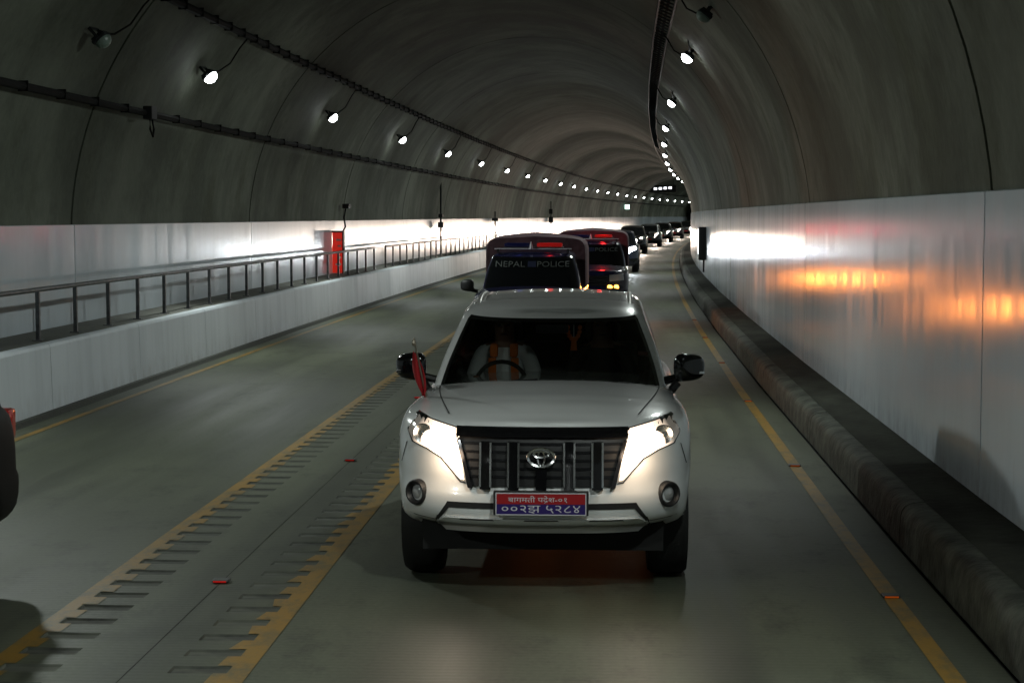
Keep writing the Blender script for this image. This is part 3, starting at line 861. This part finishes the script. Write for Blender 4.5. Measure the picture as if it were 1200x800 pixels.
# ---- the white SUV
def white_suv():
    R = tag(empty('white_suv'), 'white four wheel drive car with lit head lamps, red plate and wing flag', 'car')
    sh = Shell(SUV); body = sh.build(R, 'car_white')
    cb = sh.cabin(R, SUVC, 'windscreen_glass', 'tinted_glass', 'car_white')
    underbody(R, 4.78)
    for x in (-.80, .80):
        for y in SUV['axles']: add_wheel(R, x, y, .385, .265)
    # bonnet shut lines
    for sx in (-1, 1):
        V = []; F = []
        for i in range(16):
            y = .42 + i * (1.66 - .42) / 15; xe = .70 + .07 * (i / 15) - (.10 * (1 - i / 15) ** 2)
            z = sh.cap_z(xe, y, .85) + .003
            V += [(sx * (xe - .004), y, z), (sx * (xe + .004), y, z)]
            if i: F.append((2 * i - 2, 2 * i - 1, 2 * i + 1, 2 * i))
        mesh('bonnet_seam', V, F, 'joint_dark', body)
    for sx in (-1, 1):
        f = (lambda p: p) if sx < 0 else mir
        sh.patch('bumper_seam', f([(-.872, .93), (-.866, .935), (-.905, .80), (-.911, .80)]), .003, 'joint_dark', body, .008, 1)
        sh.patch('bumper_seam', f([(-.655, .505), (-.648, .505), (-.672, .43), (-.680, .43)]), .003, 'joint_dark', body, .008, 1)
        sh.patch('bumper_seam', f([(-.93, .50), (-.67, .475), (-.67, .470), (-.93, .494)]), .003, 'seat_grey', body, .006, 2)
    # grille
    gp = [(-.545, 1.05), (.545, 1.05), (.53, .98), (.455, .70), (-.455, .70), (-.53, .98)]
    gr = sh.patch('grille', gp, .012, 'black_plastic', R, .05, 4)
    sh.patch('grille_bar', [(-.535, 1.055), (.535, 1.055), (.53, 1.0), (-.53, 1.0)], .035, 'black_gloss', gr, .04, 4)
    for z in (.96, .91, .86, .81, .76): sh.patch('grille_slat', [(-.50 + (.96 - z) * .26, z + .008), (.50 - (.96 - z) * .26, z + .008), (.50 - (.96 - z) * .26, z - .008), (-.50 + (.96 - z) * .26, z - .008)], .018, 'dark_chrome', gr, .02, 3)
    for bx in (-.345, -.172, 0, .172, .345):
        zt = .975 if bx else .83
        sh.patch('grille_post', [(bx - .034, zt), (bx + .034, zt), (bx + .034, .685), (bx - .034, .685)], .042, 'black_gloss', gr, .05, 2)
        if bx:
            for e in (-.032, .032): sh.patch('chrome_edge', [(bx + e - .006, zt - .004), (bx + e + .006, zt - .004), (bx + e + .006, .70), (bx + e - .006, .70)], .048, 'chrome', gr, .01, 1)
    for sx in (-1, 1):
        q = [(.505, .98), (.52, .98), (.455, .69), (.425, .69)]
        sh.patch('chrome_edge', q if sx > 0 else mir(q), .034, 'dark_chrome', gr, .03, 2)
    bm = bmesh.new(); fr = lambda x, z: sh.front(x, .88)
    ellipse_ring(bm, 0, .885, .082, .056, .009, fr, .062)
    ellipse_ring(bm, 0, .905, .048, .020, .007, fr, .064); ellipse_ring(bm, 0, .880, .022, .046, .006, fr, .064)
    smooth_angle(bmo('emblem', bm, 'chrome', gr), 60)
    # head lamps
    for sx in (-1, 1):
        f = (lambda p: p) if sx < 0 else mir
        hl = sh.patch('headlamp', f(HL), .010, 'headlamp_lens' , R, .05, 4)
        rim = [(x * 1.012 - .0, z + (.008 if z > .95 else -.006)) for x, z in HL]
        sh.patch('lamp_bezel', f(rim), .004, 'black_gloss', hl, .05, 4)
        sh.patch('lamp_glow', f(HG), .016, 'headlamp_glow', hl, .02, 3)
        bm = bmesh.new(); cx_, cz_ = sx * .755, 1.0
        lathe(bm, [(.062, 0), (.058, -.014), (.04, -.006), (.02, .0), (.001, -.006)], 24, (cx_, sh.front(cx_, cz_) - .012, cz_), 'y')
        smooth_angle(bmo('projector', bm, 'chrome', hl), 50)
        spot(R, (sx * .60, sh.front(.60, .9) - .06, .90), (sx * .02, -1, -.06), 8, (1, .90, .76), 120, .8, .09)
        point(R, (sx * .60, sh.front(.60, .9) - .13, .90), 2.6, (1, .74, .5), .08)  # extra point light added ahead of the lens to warm bumper and grille
    # lower bumper: dark slot, silver skid plate, plate, fog lamps
    slot = [(-.585, .60), (.585, .60), (.60, .575), (.67, .475), (.645, .475), (.575, .562), (-.575, .562), (-.645, .475), (-.67, .475), (-.60, .575)]
    sh.patch('bumper_slot', slot, .004, 'black_plastic', R, .03, 4)
    sh.patch('skid_plate', [(-.63, .485), (-.60, .5), (.60, .5), (.63, .485), (.66, .435), (-.66, .435)], .022, 'car_white', R, .05, 4)
    sh.patch('skid_edge', [(-.66, .455), (.66, .455), (.60, .405), (-.60, .405)], .028, 'silver', R, .08, 4)
    for bx in (-.40, 0, .40):
        sh.patch('bumper_seam', [(bx - .10, .497), (bx + .10, .497), (bx + .11, .488), (bx - .11, .488)], .0235, 'seat_grey', R, .01, 1)
    for sx in (-1, 1):
        fx = sx * .785; fy = sh.front(fx, .635)
        nrm = Vector(((sh.front(fx + .02, .635) - sh.front(fx - .02, .635)) / .04 * .75, -1, 0)).normalized()
        M = Matrix.Translation(Vector((fx, fy, .635)) + nrm * .012) @ (-nrm).to_track_quat('Y', 'Z').to_matrix().to_4x4()
        bm = bmesh.new(); lathe(bm, [(.084, .09), (.080, -.006), (.074, -.016), (.066, -.016), (.052, .004), (.048, .03)], 28, (0, 0, 0), 'y')
        bmesh.ops.transform(bm, matrix=M, verts=bm.verts); fo = smooth_angle(bmo('fog_lamp', bm, 'black_plastic', R), 40)
        bm = bmesh.new(); lathe(bm, [(.050, .02), (.036, .006), (.016, .0), (.001, -.002)], 24, (0, 0, 0), 'y'); bmesh.ops.transform(bm, matrix=M, verts=bm.verts)
        smooth_angle(bmo('lens', bm, 'lens_clear', fo), 60)
    y0 = sh.front(0, .60)
    pl = boxo('number_plate', -.292, .292, y0 - .040, y0 - .002, .532, .682, 'black_plastic', R, .006)
    yy = y0 - .0435
    boxo('plate_field', -.272, .272, yy, y0 - .0405, .603, .667, 'plate_red', pl)
    boxo('plate_field', -.272, .272, yy, y0 - .0405, .541, .6025, 'plate_blue', pl)
    bm = bmesh.new()
    for a, b, c, d in ((-.278, .278, .667, .673), (-.278, .278, .535, .541), (-.278, -.272, .541, .667), (.272, .278, .541, .667)): box(bm, a, b, yy - .001, y0 - .0405, c, d)
    bmo('plate_border', bm, 'plate_white', pl)
    for s_, size, z, w, dx in (('\u092c\u093e\u0917\u092e\u0924\u0940 \u092a\u0926\u0947\u0936-\u0966\u0967', .046, .634, .36, -.02), ('\u0966\u0966\u0968\u091d \u096b\u0968\u096e\u096a', .060, .571, .48, 0)):
        me = text_mesh(s_, size); bbx = [v.co.x for v in me.vertices]; bby = [v.co.y for v in me.vertices]
        k = w / (max(bbx) - min(bbx)); hgt = max(bby) - min(bby); kz = (.050 if w > .4 else .042) / hgt
        mx_, my_ = (max(bbx) + min(bbx)) / 2, (max(bby) + min(bby)) / 2
        for v in me.vertices: v.co = Vector(((v.co.x - mx_) * k + dx, yy - .0016, (v.co.y - my_) * kz + z))
        me.materials.clear(); link('plate_lettering', me, 'plate_white', pl)
    bm = bmesh.new(); tube(bm, [(.033, yy - .0015, .617), (.022, yy - .0015, .611)], .0022, 4); bmo('plate_lettering', bm, 'plate_white', pl)
    # mirrors, wipers, roof rails, cowl
    for sx in (-1, 1): mirror(R, sx, sx * .872, 1.72, 1.30, sc=1.0)
    bm = bmesh.new()
    for i, sx in enumerate((-1, 1)):
        tube(bm, [(sx * .86, 1.70, 1.14), (sx * .90, 1.72, 1.19)], .03, 8)
    bmo('mirror_base', bm, 'black_plastic', R)
    def ws(x, v):
        w = SUVC['w0'] + (SUVC['w1'] - SUVC['w0']) * v + .025 * math.sin(math.pi * v); n = SUVC['n']; q = min(.999, abs(x) / w)
        y = SUVC['f0'] + (SUVC['f1'] - SUVC['f0']) * v + SUVC['Lf'] * (1 - (1 - q ** n) ** (1 / n))
        z0 = sh.zt(y) - .03 + .055 * max(0, 1 - abs(x) / .8) ** .6; z1 = lerp_tab(SUVC['zroof'], y); return Vector((x, y - .018, z0 + (z1 - z0) * v + .01))
    for a, b in (((-.62, .05), (-.08, .10)), ((.0, .05), (.55, .085))):
        tubeo('wiper', [ws(a[0] + (b[0] - a[0]) * t, a[1] + (b[1] - a[1]) * t) for t in (0, .25, .5, .75, 1)], .010, 'black_plastic', R, 6)
    for sx in (-1, 1):
        pts = [(sx * (.575 + .01 * math.sin(math.pi * t)), 2.70 + 1.65 * t, 1.655 + .04 * min(1, 4 * min(t, 1 - t)) + .04 * math.sin(math.pi * t)) for t in [i / 14 for i in range(15)]]
        tubeo('roof_rail', pts, .018, 'silver', R, 8)
    # tail lamps
    for sx in (-1, 1): boxo('tail_lamp', sx * .74 - .09, sx * .74 + .09, 4.60, 4.72, .95, 1.16, 'tail_red', R, .03)
    # cabin fittings
    boxo('dashboard', -.74, .74, 1.72, 2.12, .85, 1.145, 'dash_dark', R, .05)
    sw = bmesh.new(); N = 28
    c0 = Vector((-.37, 2.16, 1.13)); ax = Vector((0, -.85, .5)).normalized(); u = Vector((1, 0, 0)); w_ = ax.cross(u)
    pts = [c0 + (u * math.cos(t) + w_ * math.sin(t)) * .185 for t in [2 * math.pi * i / N for i in range(N + 1)]]
    tube(sw, pts, .016, 8, False); tube(sw, [c0 - u * .18, c0 + u * .18], .018, 6); tube(sw, [c0, c0 - ax * -.0 + Vector((0, -.16, -.10))], .03, 6)
    smooth_angle(bmo('steering_wheel', sw, 'interior_dark', R), 60)
    for sx in (-.37, .37):
        bm = bmesh.new(); box(bm, sx - .25, sx + .25, 2.72, 2.86, .80, 1.36, .06, 3); box(bm, sx - .25, sx + .25, 2.25, 2.80, .68, .84, .05, 3); box(bm, sx - .13, sx + .13, 2.74, 2.84, 1.40, 1.56, .045, 3)
        smooth_angle(bmo('seat', bm, 'seat_grey', R), 45)
    bm = bmesh.new(); box(bm, -.66, .66, 3.55, 3.70, .8, 1.35, .06, 3)
    for sx in (-.4, .4): box(bm, sx - .12, sx + .12, 3.57, 3.66, 1.38, 1.50, .04, 3)
    smooth_angle(bmo('rear_seat', bm, 'seat_grey', R), 45)
    boxo('rear_view_mirror', -.12, .12, 2.28, 2.31, 1.50, 1.56, 'black_plastic', R, .012)
    boxo('cabin_floor', -.76, .76, 1.7, 4.5, .60, .64, 'interior_dark', R)
    return R, sh
suv, shw = white_suv()
place(suv, 10.90, -.375, 4.78)

# ---- people in the white SUV
def sitter(x, y, z, shirt, scarf, label, s0, xoff, hands_on_wheel):
    R = tag(empty('person', suv.location + Matrix.Rotation(suv.rotation_euler.z, 3, 'Z') @ Vector((x, y, z)), suv.rotation_euler.z), label, 'person')
    me = bpy.data.meshes.new('body')
    hw = [(-.17, -.52, .36), (.17, -.52, .36)] if hands_on_wheel else [(-.20, -.42, .18), (.20, -.42, .18)]
    V = [(0, 0, .10), (0, .03, .30), (0, .04, .46), (0, .03, .56), (0, .02, .62), (0, .0, .70), (0, -.005, .79),
         (-.17, .03, .53), (-.25, -.08, .32), hw[0], (.17, .03, .53), (.25, -.08, .32), hw[1],
         (-.10, -.05, .09), (-.13, -.45, .12), (-.13, -.50, -.22), (.10, -.05, .09), (.13, -.45, .12), (.13, -.50, -.22)]
    E = [(0, 1), (1, 2), (2, 3), (3, 4), (4, 5), (5, 6), (3, 7), (7, 8), (8, 9), (3, 10), (10, 11), (11, 12), (0, 13), (13, 14), (14, 15), (0, 16), (16, 17), (17, 18)]
    Rr = [.15, .16, .17, .10, .055, .085, .075, .075, .055, .04, .075, .055, .04, .09, .075, .055, .09, .075, .055]
    me.from_pydata(V, E, []); o = bpy.data.objects.new('body', me); COL.objects.link(o)
    md = o.modifiers.new('skin', 'SKIN'); sd = o.modifiers.new('sub', 'SUBSURF'); sd.levels = 2; sd.render_levels = 2
    for i, r in enumerate(Rr): me.skin_vertices[0].data[i].radius = (r, r * .8 if i < 4 else r)
    me.skin_vertices[0].data[0].use_root = True
    dg = bpy.context.evaluated_depsgraph_get(); dg.update(); m2 = bpy.data.meshes.new_from_object(o.evaluated_get(dg)); bpy.data.objects.remove(o)
    m2.materials.clear(); m2.materials.append(MATS['skin']); m2.materials.append(MATS[shirt]); m2.name = 'body'
    for p in m2.polygons:
        c = p.center; p.use_smooth = True
        if c.z < .585 and not (c.y < -.44 and abs(c.x) < .22 and c.z > .14): p.material_index = 1
    b = link('body', m2, None, R)
    bm = bmesh.new(); bmesh.ops.create_uvsphere(bm, u_segments=16, v_segments=10, radius=1)
    for v in bm.verts: v.co = Vector((v.co.x * .093, .015 + v.co.y * .10, .785 + v.co.z * .075))
    bmesh.ops.delete(bm, geom=[v for v in bm.verts if v.co.z < .765 and v.co.y < 0], context='VERTS')
    smooth_angle(bmo('hair', bm, 'hair_black', R), 60)
    bm = bmesh.new(); 
    nb = bmesh.new(); bmesh.ops.create_cone(nb, segments=8, radius1=.018, radius2=.006, depth=.05, matrix=Matrix.Translation((0, -.088, .715))); bmo('nose', nb, 'skin', R)
    for e in (-.035, .035): bmesh.ops.create_uvsphere(bm, u_segments=8, v_segments=6, radius=.011, matrix=Matrix.Translation((e, -.078, .742)))
    box(bm, -.025, .025, -.083, -.07, .667, .675)
    bmo('face_features', bm, 'hair_black', R)
    if scarf:
        bm = bmesh.new()
        for sx in (-1, 1):
            box(bm, sx * .085 - .03, sx * .085 + .03, -.155, -.135, .20, .50, .008)
            box(bm, sx * .075 - .03, sx * .075 + .03, -.135, .06, .50, .60, .02)
        smooth_angle(bmo('scarf', bm, 'scarf_orange', R), 50)
    return R
sitter(-.37, 2.64, .80, 'shirt_white', True, 'driver in a pale shirt with an orange scarf behind the white car\'s wheel', 0, 0, True)
sitter(.37, 2.64, .80, 'interior_dark', False, 'passenger in dark clothes on the white car\'s front seat', 0, 0, False)

refl = tag(empty('reflection_standin', suv.location + Matrix.Rotation(suv.rotation_euler.z, 3, 'Z') @ Vector((.16, 2.33, 1.40)), suv.rotation_euler.z), 'small orange flower garland hung behind the white car\'s windscreen', 'standin')  # bead loop added in place of an orange reflection on the glass
bm = bmesh.new()
for i in range(9):
    a = i / 8 * math.pi; bmesh.ops.create_icosphere(bm, subdivisions=1, radius=.02, matrix=Matrix.Translation((.045 * math.cos(a), 0, .14 - .09 * math.sin(a))))
tube(bm, [(0, 0, .05), (0, 0, -.03)], [.018, .026], 8)
bmo('beads', bm, 'scarf_orange', refl); tubeo('string', [(0, 0, .05), (0, .0, .16)], .003, 'white_mark', refl, 5)

# ---- wing flag on the white SUV
def wing_flag():
    zt = shw.cap_z(.80, 1.0, .86)
    loc = suv.location + Matrix.Rotation(suv.rotation_euler.z, 3, 'Z') @ Vector((-.835, 1.15, zt - .02))
    R = tag(empty('wing_flag', loc, suv.rotation_euler.z), 'small furled red flag on a thin pole on the white car\'s wing', 'flag')
    tubeo('pole', [(.02, 0, 0), (-.065, 0, .40)], [.009, .006], 'pole_metal', R, 8)
    bm = bmesh.new(); lathe(bm, [(.001, .02), (.012, .0), (.016, -.02), (.010, -.04)], 12, (-.067, 0, .405), 'z'); bmo('finial', bm, 'pole_metal', R)
    V = []; F = []; n = 14
    for i in range(n + 1):
        t = i / n; z = .33 - .30 * t; px = -.065 + .085 * (1 - z / .40)
        for j in range(7):
            u = j / 6; wdt = .02 + .055 * math.sin(math.pi * min(1, t * 1.05)) * (1 if t < .9 else .8)
            V.append((px - .012 - wdt * .55 + u * (wdt * 1.1), .018 * math.sin(u * 9 + t * 4), z - .02 * u))
    for i in range(n):
        for j in range(6): a = i * 7 + j; F.append((a, a + 1, a + 8, a + 7))
    o = mesh('cloth', V, F, 'flag_red', R, True); md = o.modifiers.new('thickness', 'SOLIDIFY'); md.thickness = .003
wing_flag()

# ---- police trucks
TRK = dict(w=.90, L=5.05, zb=.45, axles=(.85, 3.9), ra=.46, rw=.37, Lf=.55, nf=3.2, bow=0, Lr=.12, nr=8,
           ztop=[(0, 1.02), (.15, 1.06), (1.3, 1.14), (2.0, 1.16), (5.1, 1.16)],
           win=[(0, .06), (.08, .015), (.3, 0), (.7, 0), (.9, .02), (1, .08)],
           fin=[(0, .08), (.05, .02), (.12, 0), (.34, 0), (.40, .06), (.9, .09), (1, .16)],
           rin=[(0, .05), (.2, 0), (1, .03)], crown=[(0, 0), (.3, .03), (1.2, .05), (2, .03), (5.1, .0)])
TRKC = dict(w0=.83, w1=.68, f0=1.28, f1=1.85, r0=3.15, r1=3.05, n=3.0, Lf=.30, Lr=.10, rnd=.07, wsn=14, rcrown=.03, front_lift=.03,
            zroof=[(1.2, 1.62), (1.9, 1.71), (2.4, 1.745), (3.2, 1.745)], pillars=(2.35,))
def police_truck(label, red_power, amber_power):
    R = tag(empty('police_truck'), label, 'truck', 'police trucks behind the white car')
    sh = Shell(TRK); sh.build(R, 'police_navy'); sh.cabin(R, TRKC, 'tinted_glass', 'tinted_glass', 'police_navy'); underbody(R, 5.05, .70)
    for x in (-.76, .76):
        for y in TRK['axles']: add_wheel(R, x, y, .37, .24)
    gr = sh.patch('grille', [(-.42, .96), (.42, .96), (.40, .74), (-.40, .74)], .012, 'black_plastic', R, .04, 3)
    for z in (.92, .86, .80): sh.patch('grille_slat', [(-.40, z + .012), (.40, z + .012), (.40, z - .012), (-.40, z - .012)], .02, 'dark_chrome', gr, .02, 2)
    for sx in (-1, 1):
        q = [(.46, .98), (.78, 1.01), (.80, .86), (.46, .83)]; q = q if sx > 0 else mir(q)
        hl = sh.patch('headlamp', q, .012, 'lens_clear', R, .04, 3)
        q = [(.40, .76), (.70, .76), (.70, .62), (.40, .62)]; q = q if sx > 0 else mir(q)
        fo = sh.patch('indicator', q, .012, 'black_plastic', R, .03, 2)
        for cx_ in (.47, .62):
            bm = bmesh.new(); lathe(bm, [(.062, .01), (.05, -.012), (.001, -.022)], 20, (sx * cx_, sh.front(cx_, .69) - .012, .69), 'y'); bmo('amber_lamp', bm, 'amber_glow', fo)
        if sx > 0: spot(R, (.58, sh.front(.58, .78) - .12, .92), (.48, -1, .10), amber_power, (1, .27, .04), 84, .7, .15)
        if sx < 0: mirror(R, sx, sx * .96, 1.42, 1.20, 'black_plastic', 1.05, False)
    boxo('bumper', -.86, .86, -.03, .10, .44, .56, 'black_plastic', R, .02)
    # lettering on the windscreen band
    def ws(x, v):
        w = TRKC['w0'] + (TRKC['w1'] - TRKC['w0']) * v + .025 * math.sin(math.pi * v); n = TRKC['n']; q = min(.999, abs(x) / w)
        y = TRKC['f0'] + (TRKC['f1'] - TRKC['f0']) * v + TRKC['Lf'] * (1 - (1 - q ** n) ** (1 / n))
        z0 = sh.zt(y) - .03 + .03 * max(0, 1 - abs(x) / .8) ** .6; z1 = lerp_tab(TRKC['zroof'], y); return Vector((x, y, z0 + (z1 - z0) * v))
    for s_, cx_ in (('NEPAL', -.37), ('POLICE', .36)):
        me = text_mesh(s_, .15); bx = [v.co.x for v in me.vertices]; by = [v.co.y for v in me.vertices]; kx = (.50 if cx_ < 0 else .54) / (max(bx) - min(bx)); mx_ = (max(bx) + min(bx)) / 2; my_ = (max(by) + min(by)) / 2
        kz = .085 / (max(by) - min(by))
        for v in me.vertices:
            q = ws((v.co.x - mx_) * kx + cx_, .74 + (v.co.y - my_) * kz / .56); v.co = q + Vector((0, -.008, .005))
        me.materials.clear(); link('windscreen_lettering', me, 'sticker_white', R)
    bm = bmesh.new()
    pts = [ws(-.07, .66), ws(.07, .66), ws(.07, .82), ws(-.07, .82)]; f = bm.faces.new([bm.verts.new(q + Vector((0, -.007, .004))) for q in pts]); bmo('windscreen_badge', bm, 'sticker_blue', R)
    # light bar on the cab
    lb = boxo('light_bar', -.52, .52, 2.10, 2.30, 1.79, 1.83, 'black_plastic', R, .01)
    boxo('beacon_lens', -.50, -.06, 2.11, 2.29, 1.831, 1.90, 'beacon_blue', lb, .03)
    boxo('beacon_lens', .06, .50, 2.11, 2.29, 1.831, 1.90, 'beacon_red', lb, .03)
    tubeo('roof_bar', [(-.66, 2.02, 1.80), (.66, 2.02, 1.80)], .012, 'plate_white', R, 6)
    bm = bmesh.new(); tube(bm, [(-.03, 2.0, 1.80), (-.03, 2.0, 1.86), (-.03, 2.0, 1.92)], [.03, .022, .006], 8); bmo('roof_lamp', bm, 'plate_white', R)
    for bx in (-.6, .6): boxo('bar_foot', bx - .02, bx + .02, 2.0, 2.2, 1.74, 1.80, 'black_plastic', R)
    # canvas cover on the load bed: sagging cloth over hoops
    V = []; F = []; NY, NXC = 20, 26
    for i in range(NY + 1):
        y = 3.12 + 1.90 * i / NY; sag = .035 * abs(math.sin(math.pi * 3 * i / NY)); rise = .10 * math.exp(-((y - 3.9) / .9) ** 2)
        edge = .10 if i in (0, NY) else 0
        for j in range(NXC + 1):
            a = math.pi * j / NXC; cx_, sz = math.cos(a), math.sin(a)
            x = -.90 * math.copysign(abs(cx_) ** .22, cx_); z = 1.12 + (.86 + rise * (1 - abs(x)) - sag * sz) * max(0, sz) ** .20
            V.append((x * (1 - edge * .3), y, z - edge * .25 * sz))
    for i in range(NY):
        for j in range(NXC): q = i * (NXC + 1) + j; F.append((q, q + 1, q + NXC + 2, q + NXC + 1))
    F.append(tuple(range(NXC + 1))); F.append(tuple(reversed(range(NY * (NXC + 1), (NY + 1) * (NXC + 1)))))
    smooth_angle(mesh('canvas_cover', V, F, 'canvas_maroon', R), 50)
    if red_power: point(R, (.28, 2.20, 2.02), red_power, (1, .02, .02), .06); point(R, (-.28, 2.2, 2.02), red_power * .06, (.1, .15, 1), .06)
    return R
t1 = police_truck('dark blue police truck with canvas cover right behind the white car', .8, 58)
place(t1, 28.6, -1.34, 5)
t2 = police_truck('dark blue police truck with red lit canvas behind the first truck', 11.0, 85)
place(t2, 42.0, -.62, 5)

# ---- dark cars of the convoy
def dark_suv(body, head, power, col):
    R = empty('dark_suv'); sh = Shell(SUV); b = sh.build(R, body); sh.cabin(R, SUVC, 'tinted_glass', 'tinted_glass', body); underbody(R, 4.78)
    for x in (-.80, .80):
        for y in SUV['axles']: add_wheel(R, x, y, .385, .265)
    gr = sh.patch('grille', [(-.52, 1.03), (.52, 1.03), (.45, .72), (-.45, .72)], .012, 'black_plastic', R, .05, 3)
    for z in (.98, .90, .82, .75): sh.patch('grille_slat', [(-.46, z + .012), (.46, z + .012), (.46, z - .012), (-.46, z - .012)], .022, 'chrome', gr, .02, 2)
    for sx in (-1, 1):
        f = (lambda p: p) if sx < 0 else mir
        hl = sh.patch('headlamp', f(HL), .010, 'lens_clear', R, .05, 3); sh.patch('lamp_glow', f(HG), .016, head, hl, .02, 2)
        mirror(R, sx, sx * .895, 1.72, 1.30, strip=False)
        boxo('tail_lamp', sx * .80 - .09, sx * .80 + .09, 4.50, 4.68, .92, 1.12, 'tail_red', R, .03)
    y0 = sh.front(0, .6); boxo('number_plate', -.27, .27, y0 - .03, y0 - .002, .54, .67, 'plate_red', R, .006)
    sh.patch('bumper_slot', [(-.58, .53), (.58, .53), (.55, .46), (-.55, .46)], .006, 'black_plastic', R, .03, 3)
    return R
def beams(R, power, col):
    for sx in (-1, 1): spot(R, (sx * .60, .02, .90), (sx * .01, -1, .045), power, col, 76, .9, .09)
ds = dark_suv('car_black', 'headlamp_far', 0, None)
def recolour(root, m):
    for ch in root.children:
        if ch.name.split('.')[0] in ('body', 'roof_and_pillars'):
            ch.material_slots[0].link = 'OBJECT'; ch.material_slots[0].material = MATS[m]
dsc = copy_tree(ds)
convoy = [(75.0, -.62, 'car_navy', 'dark blue car with a dazzling head lamp behind the second police truck', .2, (.88, .95, 1)),
          (112.0, -1.0, 'car_black', 'black off-road car following on the open road past the police trucks', .9, (1, .80, .66)),
          (137.0, -.75, 'car_grey', 'grey car second in the far queue on the bend', .9, (1, .80, .66)),
          (163.0, -.75, 'car_black', 'black car third in the far queue on the bend', .9, (1, .80, .66)),
          (188.0, -.75, 'car_maroon', 'dark red car fourth in the far queue on the bend', .9, (1, .80, .66)),
          (213.0, -.75, 'car_black', 'black car fifth in the far queue on the bend', .8, (1, .80, .66)),
          (240.0, -.75, 'car_maroon', 'dark red car last in the far queue by the wall', .8, (1, .80, .66))]
for i, (s, x, m, lab, pw, cl) in enumerate(convoy):
    r = dsc if i == 0 else copy_tree(ds)
    tag(r, lab, 'car', 'dark cars following in convoy'); place(r, s, x, 4.78); recolour(r, m); beams(r, CONVOY_W * pw, cl)
    if i == 0:
        for ch in r.children_recursive:
            if ch.name.startswith(('lamp_glow', 'headlamp')):
                ch.material_slots[0].link = 'OBJECT'; ch.material_slots[0].material = MATS['headlamp_cool']
near = ds
for k in list(near.children):
    if k.type == 'LIGHT': bpy.data.objects.remove(k)
for ch in near.children_recursive:
    if ch.name.startswith('lamp_glow'):
        ch.material_slots[0].link = 'OBJECT'; ch.material_slots[0].material = MATS['lens_clear']
tag(near, 'black car at the left edge, only its rear corner in view', 'car'); place(near, 6.75, -4.70, 4.78); recolour(near, 'car_black_matte')
if 'group' in near: del near['group']
